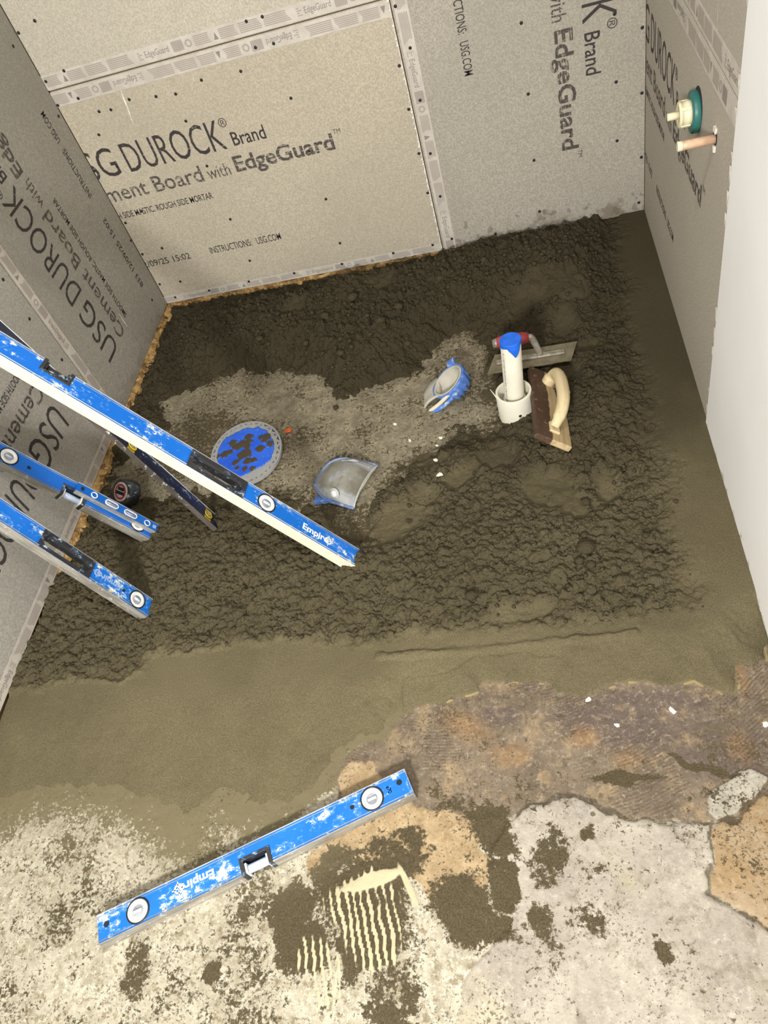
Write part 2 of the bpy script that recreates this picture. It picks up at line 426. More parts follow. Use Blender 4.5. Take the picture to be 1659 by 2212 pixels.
def pad_mat():
    k = NT('grey_pad_shell'); n = k.noise(16, 4, 0.6)
    c = k.mix(k.ramp(n, 0.35, 0.65), lin(104, 100, 86), lin(134, 132, 122))
    c = k.mix(k.ramp(k.noise(22, 3), 0.6, 0.72, 0, 0.7), c, lin(150, 156, 166))
    c = k.mix(k.ramp(k.noise(30, 4, 0.7), 0.64, 0.72, 0, 0.8), c, lin(92, 82, 56))
    X = k.sep(k.co()); e = k.math('ADD', k.math('ABSOLUTE', X[0]), k.math('MULTIPLY', k.math('SUBTRACT', k.noise(45, 4, 0.7), 0.5), 0.022))
    c = k.mix(k.ramp(e, 0.036, 0.050, 0, 0.85), c, lin(150, 153, 156))
    e2 = k.math('ADD', X[1], k.math('MULTIPLY', k.math('SUBTRACT', k.noise(45, 4, 0.7), 0.5), 0.02))
    c = k.mix(k.ramp(e2, 0.112, 0.124, 0, 0.8), c, lin(150, 156, 166))
    return k.fin(c, 0.42, 0, 0.5)
M_pad = pad_mat()
M_padblue = paint_mat('blue_rubber_dusty', lin(78, 116, 188), 0.565, (40, 40, 40), (176, 180, 184))
M_padrim = paint_mat('blue_grey_rim', lin(98, 116, 158), 0.55, (40, 40, 40), (176, 178, 178))
M_padgrey = plain('pale_grey_rubber', (168, 170, 164), 0.6, 0, 0.15, 80)
M_foam = plain('foam_liner_cream', (206, 200, 180), 0.8, 0, 0.08)
M_foamgrey = plain('foam_liner_grey', (176, 172, 158), 0.8, 0, 0.1)
def kneeler_mat():
    k = NT('blue_board_muddy'); 
    c = k.mix(k.ramp(k.noise(14, 3), 0.3, 0.7), lin(26, 82, 200), lin(44, 100, 214))
    c = k.mix(k.ramp(k.noise(150, 4, 0.7), 0.62, 0.66, 0, 0.6), c, lin(150, 170, 210))
    r = k.attr('mud')
    f = k.math('ADD', r, k.math('MULTIPLY', k.math('SUBTRACT', k.noise(70, 5, 0.7), 0.5), 1.3))
    c = k.mix(k.ramp(f, 0.46, 0.54), c, lin(70, 60, 43))
    return k.fin(c, 0.55, 0, 0.4)
M_kneel = kneeler_mat()
M_rim = plain('grey_rim_plastic', (150, 150, 148), 0.5, 0, 0.08, 50)
M_orange = plain('orange_plastic', (206, 92, 40), 0.6, 0, 0.3, 200)
M_chip = plain('white_plaster_chip', (232, 224, 204), 0.85, 0, 0.06, 100)
M_taper = plain('tape_label', (206, 190, 186), 0.5, 0, 0.2, 120)

# ------------------------------------------------------------------ lettering
_cache = {}
def glyphs(body, bold=0.0):
    key = (body, bold)
    if key in _cache: return _cache[key]
    def raw(b):
        cu = bpy.data.curves.new('txt', 'FONT'); cu.body = b; cu.size = 1.0; cu.offset = bold; cu.resolution_u = 3
        o = bpy.data.objects.new('txt', cu); COL.objects.link(o)
        dg = bpy.context.evaluated_depsgraph_get(); me = bpy.data.meshes.new_from_object(o.evaluated_get(dg))
        V = np.array([v.co[:] for v in me.vertices]); F = [tuple(p.vertices) for p in me.polygons]
        bpy.data.objects.remove(o); bpy.data.curves.remove(cu); bpy.data.meshes.remove(me)
        return V, F
    V, F = raw(body); H, _ = raw('H')
    cap = H[:, 1].max() - H[:, 1].min()
    V = V.copy(); V[:, 0] -= V[:, 0].min(); w = V[:, 0].max()
    V[:, 0] /= w; V[:, 1] = (V[:, 1] - H[:, 1].min()) / cap
    _cache[key] = (V[:, :2], F); return _cache[key]
def lettering(name, items, O, ex, ey, nrm, mat, parent, lift=0.0006):
    """items: (text, x0, x1, baseline, cap height, bold) in the sheet's own metres"""
    g = G(); O = np.array(O, float); ex = np.array(ex, float); ey = np.array(ey, float); nr = np.array(nrm, float) * lift
    for body, x0, x1, yb, cap, bold in items:
        V, F = glyphs(body, bold)
        P = O + np.outer(x0 + V[:, 0] * (x1 - x0), ex) + np.outer(yb + V[:, 1] * cap, ey) + nr
        g.add(P, F)
    me = bpy.data.meshes.new(name); me.from_pydata(g.v, [], g.f); me.update()
    return link(name, me, mat, parent)

# ================================================================== SETTING
# ---- floor (one sheet: old floor in front, bare slab inside the shower)
def axis(a, b, step, pre, post): return np.concatenate([pre, np.arange(a, b, step), post])
fx = axis(-1.30, 0.36, 0.003, [-2.6, -2.2, -1.8, -1.5], [0.37, 0.6, 1.0, 1.5])
fy = axis(0.02, 2.21, 0.003, [-1.6, -1.0, -0.5, -0.2, -0.05], [2.22, 2.4])
FX, FY = np.meshgrid(fx, fy); fxx, fyy = FX.ravel(), FY.ravel()
wob = (fbm(fxx, fyy, 14, 4, 5) - 0.5) * 0.05
wob2 = (fbm(fxx, fyy, 35, 3, 15) - 0.5) * 0.02
def zone(pts, soft, w=1.0, z=0.0): return np.clip(0.5 + (sdf(wx, wy, gp(pts, z)) + wob * w * 0.4 + wob2 * w) / soft * 0.5, 0, 1)
wx = fxx + (fbm(fxx, fyy, 18, 4, 91) - .5) * .045; wy = fyy + (fbm(fxx, fyy, 18, 4, 92) - .5) * .045
A = {}
EDGE = [(-60, 1770), (0, 1790), (60, 1755), (120, 1745), (235, 1752), (270, 1765), (335, 1800), (360, 1840), (430, 1870), (455, 1840), (445, 1790), (480, 1765),
        (530, 1800), (600, 1790), (650, 1760), (715, 1705), (738, 1665), (740, 1640), (775, 1612), (815, 1605), (845, 1590), (862, 1555), (905, 1520), (960, 1515),
        (1000, 1500), (1035, 1492), (1042, 1472), (1100, 1468), (1185, 1475), (1205, 1493), (1250, 1500), (1290, 1492), (1330, 1475), (1380, 1470), (1450, 1478),
        (1500, 1468), (1545, 1490), (1582, 1505), (1592, 1480), (1590, 1440), (1625, 1432), (1652, 1425), (1648, 1395), (1675, 1385)]
A['greyzone'] = zone([(720, 1760), (735, 1640), (800, 1595), (900, 1500), (1000, 1440), (1700, 1380), (1720, 1700), (1659, 1725), (1600, 1770), (1540, 1775), (1400, 1768),
                      (1310, 1758), (1205, 1722), (1130, 1768), (1075, 1790), (900, 1762), (820, 1770)], 0.03)
A['purple'] = np.clip(np.maximum.reduce([blob(fxx, fyy, 1330, 1560, .16, .07, -.1), blob(fxx, fyy, 1560, 1620, .12, .09), blob(fxx, fyy, 1080, 1545, .05, .03), blob(fxx, fyy, 1420, 1520, .2, .04)]) * 0.9 + 0.25, 0, 1)
A['orange'] = np.clip(np.maximum.reduce([blob(fxx, fyy, 1005, 1570, .07, .035, -.5), blob(fxx, fyy, 1355, 1640, .03, .025), blob(fxx, fyy, 1600, 1615, .03, .035), blob(fxx, fyy, 1100, 1630, .05, .03), blob(fxx, fyy, 1600, 1460, .015, .05), blob(fxx, fyy, 1260, 1590, .03, .03), blob(fxx, fyy, 830, 1710, .06, .03, .4)]) * 0.8 + 0.28, 0, 1)
A['tanzone'] = zone([(740, 1700), (745, 1660), (790, 1650), (850, 1690), (900, 1740), (1000, 1758), (1080, 1775), (1060, 1800), (1035, 1850), (1045, 1900), (1050, 1960), (1015, 1990), (960, 1965), (920, 1935), (880, 1890), (700, 1882), (668, 1885), (664, 1850), (690, 1825), (760, 1800)], 0.025, 0.7)
A['layer'] = zone([(1055, 1850), (1090, 1795), (1140, 1765), (1205, 1722), (1235, 1728), (1310, 1760), (1400, 1768), (1537, 1775), (1537, 1800), (1533, 1930), (1600, 1978), (1700, 2015), (1800, 2500), (1000, 2500),
                   (960, 2250), (1000, 2150), (1030, 2050), (1095, 2000), (1085, 1930), (1050, 1880)], 0.02, 0.35)
A['tanright'] = zone([(1541, 1800), (1543, 1780), (1600, 1762), (1672, 1705), (1740, 1700), (1760, 2050), (1659, 2008), (1600, 1972), (1536, 1928)], 0.012, 0.15)
A['stone'] = zone([(1528, 1752), (1540, 1712), (1565, 1690), (1592, 1669), (1620, 1672), (1655, 1690), (1650, 1705), (1620, 1735), (1590, 1752), (1545, 1768)], 0.01, 0.12)
SLAB = [(360, 960), (330, 900), (350, 850), (420, 830), (500, 812), (560, 800), (640, 795), (720, 825), (770, 840), (870, 800), (940, 745), (1000, 705), (1035, 720), (1060, 790), (1085, 905),
        (1060, 930), (1000, 940), (960, 950), (900, 985), (850, 1020), (800, 1090), (775, 1150), (730, 1130), (680, 1090), (600, 1060), (480, 1060), (330, 1090), (255, 1090), (240, 1020), (290, 960)]
A['slab'] = np.clip(0.5 + (fyy - 0.80) * 6, 0, 1)
crk = np.full(fxx.shape, 1e9)
for line in ([(1130, 1768), (1205, 1720), (1235, 1727), (1310, 1759), (1400, 1768), (1538, 1774), (1600, 1762), (1672, 1704)], [(1537, 1780), (1534, 1930), (1600, 1976), (1700, 2014)]):
    P = gp(line, 0)
    for i in range(len(P) - 1):
        e = P[i + 1] - P[i]; t = np.clip(((wx - P[i, 0]) * e[0] + (wy - P[i, 1]) * e[1]) / (e @ e), 0, 1)
        crk = np.minimum(crk, np.hypot(wx - P[i, 0] - t * e[0], wy - P[i, 1] - t * e[1]))
A['crack'] = np.clip(.45 + .9 * fbm(fxx, fyy, 14, 3, 93) - crk / 0.009, 0, 1)
dM = sdf(fxx, fyy, np.vstack([gp(EDGE, 0), [(0.6, 0.7), (0.6, 2.5), (-1.6, 2.5), (-1.6, 0.5)]]))
film = np.clip(0.62 + (dM + wob * 0.6) / 0.10, 0, 1)                 # smear along the edge of the bed
film = np.where(fxx < -0.55, np.clip(0.62 + dM / 0.22, 0.0, 1), np.clip(0.5 + dM / 0.04, 0, 1))
lowl = sm(-0.25, -0.60, fxx) * sm(0.66, 0.45, fyy)
speck = lowl * (0.40 + 0.36 * (fbm(fxx, fyy, 7, 3, 33) - .5) + 0.30 * (fbm(fxx, fyy, 22, 3, 34) - .5)) + (1 - lowl) * (.27 + .55 * (fbm(fxx, fyy, 9, 4, 35) - .5))
for u, v, a, b, r, s in ((1065, 1795, .035, .05, .5, .95), (1050, 1760, .05, .02, 0, .8), (800, 1895, .10, .024, .3, .85), (735, 1870, .05, .03, .4, .8), (620, 1975, .035, .05, 0, .85), (655, 2050, .05, .035, 0, .95),
                         (790, 1960, .075, .09, .3, .85), (760, 2060, .03, .05, .4, .8), (990, 1960, .045, .055, .7, .95), (1060, 1995, .03, .025, 0, .8), (1085, 1925, .022, .03, .4, .9), (1075, 1890, .03, .025, 0, .85),
                         (460, 2085, .016, .02, 0, .85), (1195, 1838, .022, .045, -.4, .72), (1270, 1795, .014, .012, 0, .8), (1425, 2055, .013, .016, .4, 1), (1175, 1870, .03, .03, 0, .6), (560, 1850, .07, .02, .4, .8),
                         (300, 2080, .03, .06, 0, .62), (130, 1990, .05, .05, 0, .52), (860, 2140, .04, .05, 0, .62), (850, 2195, .03, .02, 0, .8), (1350, 1682, .05, .008, -.1, .95), (1510, 1650, .06, .006, -.4, .9),
                         (980, 1735, .05, .02, 0, .5), (830, 1830, .03, .02, 0, .7), (890, 1815, .025, .02, 0, .8), (950, 1700, .02, .02, 0, .5), (1280, 1985, .02, .02, 0, .62), (1170, 1990, .02, .03, 0, .7), (1265, 1995, .03, .02, 0, .6),
                         (1620, 1600, .012, .05, 0, .45), (730, 1560, .0, .0, 0, 0)):
    if a > 0:
        speck = np.maximum(speck, s * np.clip(0.60 + (blob(wx, wy, u, v, a, b, r) + wob * 16) * .95, 0, 1))
speck = np.maximum(speck, 0.12)
film = np.maximum(film, speck)
A['fresh'] = np.clip(1.05 + dM / .13, 0, 1) * (fyy < .9)
A['fringe'] = np.clip(1 - np.abs(dM + .004 + wob2 * .45) / .0045, 0, 1) * sm(-.40, -.30, fxx) * sm(.44, .66, fbm(fxx, fyy, 55, 3, 94))
dS = sdf(fxx, fyy, gp(SLAB, 0.0))
slabfilm = np.clip(0.54 - (dS + wob) / 0.30, 0.38, 1) + .48 * (fbm(fxx, fyy, 14, 4, 36) - .5)
slabfilm = np.maximum(slabfilm, 0.60 * np.clip(blob(fxx, fyy, 420, 960, .22, .2) + .5, 0, 1))
slabfilm = np.minimum(slabfilm, 1 - 0.9 * np.clip(blob(fxx, fyy, 700, 880, .22, .10, .3) * 1.2, 0, 0.75))
film = np.where(fyy > 0.86, slabfilm, film)
A['film'] = film
ra = math.radians(70)                                                   # comb ridges of old thinset
rg = 0.5 + 0.5 * np.sin(((fxx + wob2 * 0.5 + wob * .12) * math.cos(0.25) + fyy * math.sin(0.25)) * 2 * math.pi / 0.0135)
rgm = np.maximum(np.clip((blob(fxx, fyy, 795, 1985, .085, .10, .25) + wob * 14) * 2.2, 0, 1), np.clip((blob(fxx, fyy, 690, 2090, .055, .06, .3) + wob * 14) * 2, 0, 1))
A['ridge'] = np.clip(rgm * sm(0.35, 0.75, rg + .5 * (fbm(fxx, fyy, 45, 3, 19) - .5)) * (0.25 + 1.2 * fbm(fxx, fyy, 30, 4, 9)), 0, 1)
A['ridge'] = np.maximum(A['ridge'], 0.8 * np.clip((blob(fxx, fyy, 800, 1903, .07, .016, .25) + wob * 14) * 2, 0, 1))
A['ridge'] = np.maximum(A['ridge'], 0.7 * np.clip((blob(fxx, fyy, 885, 1920, .009, .055, .5) + wob * 10) * 2, 0, 1))
fz = 0.003 * (fbm(fxx, fyy, 9, 3, 2) - 0.5) + 0.0025 * (fbm(fxx, fyy, 60, 3, 3) - 0.5)
fz = fz + 0.0035 * sm(0.4, 0.6, A['layer']) + 0.004 * sm(0.4, 0.6, A['stone']) - 0.003 * A['crack'] + 0.003 * A['ridge'] + 0.0012 * sm(0.4, 0.6, A['tanzone'])
combm = sm(0.4, 0.7, A['greyzone']) * sm(0.5, 0.60, fbm(fxx, fyy, 11, 3, 77))
comb = np.sin((fxx * 0.5 + fyy * 0.87 + 0.02 * np.sin(fxx * 14)) * 2 * math.pi / 0.0085)
A['comb'] = combm
nb = len(fx); nr_ = len(fy)
idx = np.arange(nb * nr_).reshape(nr_, nb)
quads = np.stack([idx[:-1, :-1], idx[:-1, 1:], idx[1:, 1:], idx[1:, :-1]], -1).reshape(-1, 4)
def grid_mesh(name, co, quads, attrs=None):
    me = bpy.data.meshes.new(name)
    me.vertices.add(len(co)); me.vertices.foreach_set('co', np.ascontiguousarray(co, np.float32).ravel())
    me.loops.add(quads.size); me.loops.foreach_set('vertex_index', quads.astype(np.int32).ravel())
    me.polygons.add(len(quads)); me.polygons.foreach_set('loop_start', np.arange(0, quads.size, 4, dtype=np.int32))
    me.polygons.foreach_set('use_smooth', np.ones(len(quads), bool)); me.update(calc_edges=True)
    for kname, val in (attrs or {}).items():
        at = me.attributes.new(kname, 'FLOAT', 'POINT'); at.data.foreach_set('value', np.ascontiguousarray(val, np.float32))
    return me
fl = link('floor', grid_mesh('floor', np.stack([fxx, fyy, fz], 1), quads, A), M_floor)
tag(fl, 'old patched concrete floor with cream, tan and grey layers and mortar smears', kind='structure')

# ---- walls: raw framing behind, boards on top
def structure(name, label): 
    o = empty(name); tag(o, label, kind='structure'); return o
T = 0.0125
def wall_obj(name, b, label):
    o = G().box(*b).obj(name, M_frame); tag(o, label, kind='structure'); return o
WB = wall_obj('wall_back', (XL - 0.10, XR + 0.10, YB + T, YB + 0.10, -0.05, 1.9), 'back wall of the shower lined with printed cement boards')
WL = wall_obj('wall_left', (XL - 0.10, XL - T, -1.2, YB + T, -0.05, 1.9), 'left wall of the shower lined with printed cement boards')
WR = wall_obj('wall_right', (XR + T, XR + 0.10, -1.2, YB + T, -0.05, 1.9), 'right wall, cement board at the back and white drywall in front')
def board(parent, b, mat, label=None):
    o = G().box(*b, c=0.0012).obj('cement_board', mat, parent)
    if label: o['label'] = label
    return o
g_ = 0.0015
B1 = board(WB, (XL + 0.001, XS - g_, YB, YB + T, ZB, ZJ - g_), M_board_warm, 'warm beige cement board with large upright print')
B2 = board(WB, (XL + 0.001, XS - g_, YB, YB + T, ZJ + g_, 1.6), M_board_top, 'upper beige cement board above the taped joint')
B3 = board(WB, (XS + g_, XR - 0.001, YB, YB + T, ZB, 1.6), M_board_grey, 'greyer cement board with print running downwards and damp stains')
B4 = board(WL, (XL - T, XL, YS + g_, YB - 0.001, ZB, 1.6), M_board_left, 'grey cement board with print running upwards')
B5 = board(WL, (XL - T, XL, -1.1, YS - g_, ZB, 0.945), M_board_left_b, 'grey cement board with upside-down print behind the levels')
B6 = board(WR, (XR, XR + T, YE + g_, YB - 0.001, ZB, ZR - g_), M_board_right, 'cement board with shower pipes coming through')
B7 = board(WR, (XR, XR + T, YE + g_, YB - 0.001, ZR + g_, 1.6), M_board_right, 'upper cement board above the taped joint')
B8 = board(WL, (XL - T, XL, -1.1, YS - g_, 0.948, 1.6), M_board_left_b)
DW = G().box(XR - 0.004, XR + T, -1.1, YE - g_, 0.026, 1.8, c=0.001).obj('drywall_sheet', M_dry, WR)
DW['label'] = 'white drywall sheet with a torn paper edge'
# torn paper along the vertical drywall edge
g = G(); rng = np.random.default_rng(3)
zz = 0.05
while zz < 1.1:
    h = rng.uniform(0.008, 0.04); w = rng.uniform(0.002, 0.006)
    if rng.random() < 0.55:
        g.add([(XR - 0.0045, YE - 0.006, zz), (XR - 0.0045, YE + w, zz + h * .3), (XR - 0.0055, YE + w * .7, zz + h), (XR - 0.0045, YE - 0.006, zz + h)], [(0, 1, 2, 3)])
    zz += h * 1.3
for p in range(90):
    y0 = rng.uniform(0.55, YE); g.add([(XR - 0.0045, y0, 0.026), (XR - 0.0045, y0 + 0.012, 0.026), (XR - 0.0048, y0 + 0.006, 0.026 + rng.uniform(.002, .012)), (XR - 0.0048, y0 + .001, 0.03)], [(0, 1, 2, 3)])
tp = g.obj('torn_paper', M_paper, WR)

# print on the boards: one sheet layout in metres, origin at the foot of the D
SHEET = [('DUROCK', 0, 0.321, 0.0, 0.084, -0.003), ('USG', -0.205, -0.030, 0.0, 0.084, -0.003), ('\u00ae', 0.322, 0.347, 0.060, 0.024, 0), ('Brand', 0.343, 0.446, 0.003, 0.039, 0.008)]
SHEET_B = [('Cement Board', -0.205, 0.211, -0.076, 0.049, 0.008), ('with', 0.227, 0.301, -0.075, 0.037, 0.0), ('EdgeGuard', 0.320, 0.633, -0.072, 0.047, 0.022), ('TM', 0.639, 0.661, -0.029, 0.012, 0)]
SHEET_C = [('SMOOTH SIDE MASTIC. ROUGH SIDE MORTAR', -0.185, 0.214, -0.133, 0.020, 0.005), ('833 12/09/25 15:02', -0.196, 0.050, -0.312, 0.0215, 0.003), ('INSTRUCTIONS:', 0.124, 0.272, -0.311, 0.023, 0.003), ('USG.COM', 0.290, 0.374, -0.311, 0.023, 0.003)]
def sheet(parent, O, ex, ey, nrm, ink, worn, skip=()):
    lettering('printed_lettering', SHEET, O, ex, ey, nrm, ink, parent)
    lettering('printed_lettering', SHEET_B, O, ex, ey, nrm, worn, parent)
    lettering('printed_lettering', SHEET_C, O, ex, ey, nrm, ink, parent)
BP = (-1.161, YB, 0.491)
sheet(B1, BP, (1, 0, 0), (0, 0, 1), (0, -1, 0), M_ink, M_ink_worn)
sheet(B3, (0.182, YB, 0.902), (0, 0, -1), (1, 0, 0), (0, -1, 0), M_ink_vv, M_ink_wv)
sheet(B4, (XL, 1.800, 0.360), (0, 0, 1), (0, -1, 0), (1, 0, 0), M_ink_vv, M_ink_wv)
sheet(B5, (XL, 1.205, 0.280), (0, -1, 0), (0, 0, -1), (1, 0, 0), M_ink_v, M_ink_worn)
sheet(B6, (XR, 2.112, 0.512), (0, -1, 0), (0, 0, 1), (-1, 0, 0), M_ink_v, M_ink_worn)

# edge tape: thin strips with the small repeated print
TAPE_UNIT = 0.458
def edge_tape(parent, O, ex, ey, nrm, length, width, phase=0.0):
    O = np.array(O, float); ex = np.array(ex, float); ey = np.array(ey, float); nr = np.array(nrm, float)
    g = G(); P = lambda x, y, z: O + ex * x + ey * y + nr * z
    c = [(0, 0), (length, 0), (length, width), (0, width)]
    g.add([P(x, y, z) for z in (0, 0.0005) for x, y in c], [(0, 1, 2, 3), (4, 5, 6, 7), (0, 1, 5, 4), (1, 2, 6, 5), (2, 3, 7, 6), (3, 0, 4, 7)])
    t = g.obj('edge_tape', M_tape, parent)
    gl = G(); gd = G(); x = phase - TAPE_UNIT
    def rect(gg, x0, x1, y0, y1):
        x0 = max(x0, 0); x1 = min(x1, length)
        if x1 - x0 > 0.001: gg.add([P(a, b, 0.0008) for a, b in ((x0, y0), (x1, y0), (x1, y1), (x0, y1))], [(0, 1, 2, 3)])
    texts = []
    while x < length:
        U = TAPE_UNIT
        if 0.002 < x < length - 0.014: gd.add([P(x - .0065, width * .25, 0.0008), P(x + .0065, width * .25, 0.0008), P(x, width * .72, 0.0008)], [(0, 1, 2)])
        for bx, bw in ((.025, .115), (.15, .135), (.30, .16), (.865, .105)):        # blocks of fine print
            for i in range(6):
                y0 = width * (0.20 + 0.115 * i); rect(gl, x + bx * U, x + (bx + bw * (0.93 + 0.07 * math.sin(i * 7 + bx * 90))) * U, y0, y0 + width * 0.072)
        for i in range(4): rect(gl, x + .50 * U, x + (.515 if i % 2 else .53) * U, width * (0.25 + .14 * i), width * (0.25 + .14 * i) + width * .07)
        if x + .545 * U > 0 and x + .71 * U < length: texts.append(('EdgeGuard', x + .545 * U, x + .70 * U, width * .32, width * .40, 0))
        for i in range(9): rect(gd, x + (.725 + i * .0078) * U, x + (.7293 + i * .0078) * U, width * .18, width * .85)
        n = 14
        for k in range(n):
            a = 2 * math.pi * k / n; b = 2 * math.pi * (k + 1) / n; r0, r1 = width * .15, width * .26
            cx = x + .828 * U; cy = width * .5
            if 0.01 < cx < length - 0.01:
                gl.add([P(cx + r0 * math.cos(a), cy + r0 * math.sin(a), .0008), P(cx + r1 * math.cos(a), cy + r1 * math.sin(a), .0008), P(cx + r1 * math.cos(b), cy + r1 * math.sin(b), .0008), P(cx + r0 * math.cos(b), cy + r0 * math.sin(b), .0008)], [(0, 1, 2, 3)])
        x += TAPE_UNIT
    if gl.v: link('tape_print', gl.mesh('tape_print'), M_tapeink, t)
    if gd.v: link('tape_print', gd.mesh('tape_print'), M_tapeink_d, t)
    if texts: lettering('tape_print', texts, O, ex, ey, nr, M_tapeink_d, t, 0.0009)
    return t
wl = XS - XL
edge_tape(WB, (XL, YB, ZJ + 0.004), (1, 0, 0), (0, 0, 1), (0, -1, 0), wl - 0.004, 0.038, 0.067)
edge_tape(WB, (XS - 0.004, YB, ZJ - 0.004), (-1, 0, 0), (0, 0, -1), (0, -1, 0), wl - 0.004, 0.038, 0.016)
edge_tape(WB, (XL, YB, ZB + 0.002), (1, 0, 0), (0, 0, 1), (0, -1, 0), wl - 0.004, 0.026, 0.30)
edge_tape(WB, (XS + 0.007, YB, 1.3), (0, 0, -1), (1, 0, 0), (0, -1, 0), 1.27, 0.036, 0.449)
edge_tape(WL, (XL, YS + 0.004, 0.032), (0, 0, 1), (0, 1, 0), (1, 0, 0), 1.3, 0.036, 0.05)
edge_tape(WL, (XL, YS - 0.002, ZB + 0.036), (0, -1, 0), (0, 0, -1), (1, 0, 0), 2.4, 0.034, 0.12)
edge_tape(WR, (XR, YB, ZR + 0.004), (0, -1, 0), (0, 0, 1), (-1, 0, 0), YB - YE - .004, 0.040, 0.12)
edge_tape(WR, (XR, YE + .004, ZR - 0.004), (0, 1, 0), (0, 0, -1), (-1, 0, 0), YB - YE - .004, 0.040, 0.2)

# fibrous cut edge of the boards at the vertical seam
g = G()
for i in range(150):
    z = 0.04 + i * 0.0075; w = rng.uniform(0.002, 0.008)
    g.add([(XS - 0.001, YB - 0.0004, z), (XS - 0.001 - w, YB - 0.0006, z + rng.uniform(-.002, .002)), (XS - 0.001 - w * .6, YB - 0.0006, z + 0.006), (XS - 0.001, YB - 0.0012, z + 0.0075)], [(0, 1, 2, 3)])
e_ = g.obj('cut_edge_fibres', M_paper, WB)
e_['kind'] = 'stuff'

# screws
scr = G().lathe([(0.0001, 0.0016), (0.0025, 0.0014), (0.0042, 0.0009), (0.0045, 0.0)], 10, cap1=False).mesh('screw')
scr.materials.append(M_screw)
def screw(P, nrm, parent):
    o = bpy.data.objects.new('screw', scr); COL.objects.link(o); o.parent = parent
    o.location = P; o.rotation_euler = Vector(nrm).to_track_quat('Z', 'Y').to_euler()
for u, v in ((150, 90), (80, 142), (276, 306), (198, 352), (250, 455), (338, 425), (428, 482), (479, 474), (558, 430), (674, 417), (759, 406), (870, 346), (1040, 308), (1182, 188), (1104, 205), (1064, 92), (1133, 72),
             (1257, 424), (803, 523), (427, 582), (505, 718), (894, 717), (407, 738), (995, 947), (1408, 860), (1469, 1050), (1079, 1126), (700, 1072), (615, 1098), (542, 963), (690, 1228), (779, 1216), (903, 1255),
             (757, 1284), (1075, 1216), (1271, 1180), (1477, 1140), (1335, 652), (612, 912)):
    p = aty(u / 2, v / 2, YB - 0.0004); par = B2 if p[2] > ZJ else B1
    screw((p[0], YB - 0.0004, p[2]), (0, -1, 0), par)
for u, v in ((592, 99), (622, 406), (647, 692), (671, 913), (481, 1009), (995, 60), (1115, 119), (1002, 354), (1113, 402), (1006, 608), (1111, 679), (1100, 875), (48, 27), (112, 207), (65, 284), (155, 433), (106, 472),
             (150, 663), (199, 663), (188, 833), (242, 848), (292, 1031), (209, 1058), (39, 1093)):
    p = aty(830 + u / 2, v / 2, YB - 0.0004); screw((p[0], YB - 0.0006, p[2]), (0, -1, 0), B3 if p[0] > XS else B1)
for u, v in ((126, 251), (282, 520), (63, 689), (133, 777), (6, 604), (28, 100), (328, 648)):
    p = atx(u, v, XL); screw((XL + 0.0004, p[1], p[2]), (1, 0, 0), B4 if p[1] > YS else B5)

# scratches of white chalk on the boards
def scratch(parent, pts, width, fn, nrm):
    g = G(); P = [Vector(fn(u, v)) for u, v in pts]; n = Vector(nrm)
    L = []
    for i, p in enumerate(P):
        t = (P[min(i + 1, len(P) - 1)] - P[max(i - 1, 0)]).normalized(); s = t.cross(n); w = width * (0.4 if i in (0, len(P) - 1) else 1)
        L += [p + s * w + n * .0007, p - s * w + n * .0007]
    g.add(L, [(2 * i, 2 * i + 1, 2 * i + 3, 2 * i + 2) for i in range(len(P) - 1)])
    return g.obj('scratch_mark', M_paper, parent)
fb = lambda u, v: aty(u, v, YB); fl_ = lambda u, v: atx(u, v, XL); fr_ = lambda u, v: atx(u, v, XR)
scratch(B1, [(260, 193), (268, 215), (274, 228), (280, 245), (288, 268)], 0.0022, fb, (0, -1, 0))
scratch(B1, [(417, 160), (418, 177)], 0.001, fb, (0, -1, 0))
scratch(B4, [(257, 678), (264, 690), (275, 706)], 0.003, fl_, (1, 0, 0))
scratch(B6, [(1497, 440), (1500, 465)], 0.002, fr_, (-1, 0, 0))
scratch(B7, [(1553, 0), (1551, 40), (1552, 70)], 0.0015, fr_, (-1, 0, 0))

# ragged tan strip in the gap under the boards
def ragged(name, p0, p1, inward, height, depth, seed, label):
    p0 = np.array(p0, float); p1 = np.array(p1, float); inn = np.array(inward, float)
    n = 260; m = 7; L = []
    prof = [(-.02, 0.0), (.35, -.0), (.8, .0), (1.0, .35), (.85, .75), (.45, 1.0), (-.02, 1.0)]
    for i in range(n):
        t = i / (n - 1); b = p0 + (p1 - p0) * t; s = t * np.linalg.norm(p1 - p0); ring = []
        for j, (dx, dz) in enumerate(prof):
            a = vnoise(np.array([s * 28]), np.array([j * .7]), seed)[0]; c = vnoise(np.array([s * 110]), np.array([j * 1.9]), seed + 5)[0]
            k = 0.25 + 1.1 * a + 0.5 * (c - .5)
            hz = 0.80 + 0.35 * vnoise(np.array([s * 40]), np.array([j * 1.3 + 9]), seed + 9)[0]
            q = b + inn * depth * dx * (k if dx > 0 else 1); ring.append((q[0], q[1], b[2] + height * dz * min(hz, 1.0)))
        L.append(ring)
    o = G().loops(L, True, True, True, False).obj(name, M_tan); tag(o, label, kind='structure'); return o
ragged('trim_1', (XL - 0.006, 0.98, -0.002), (XL - 0.006, YB, -0.002), (1, 0, 0), 0.032, 0.026, 4, 'ragged tan strip in the gap under the left boards')
ragged('trim_2', (XL, YB + 0.006, -0.002), (-0.08, YB + 0.006, -0.002), (0, -1, 0), 0.032, 0.014, 8, 'ragged tan strip in the gap under the back boards')

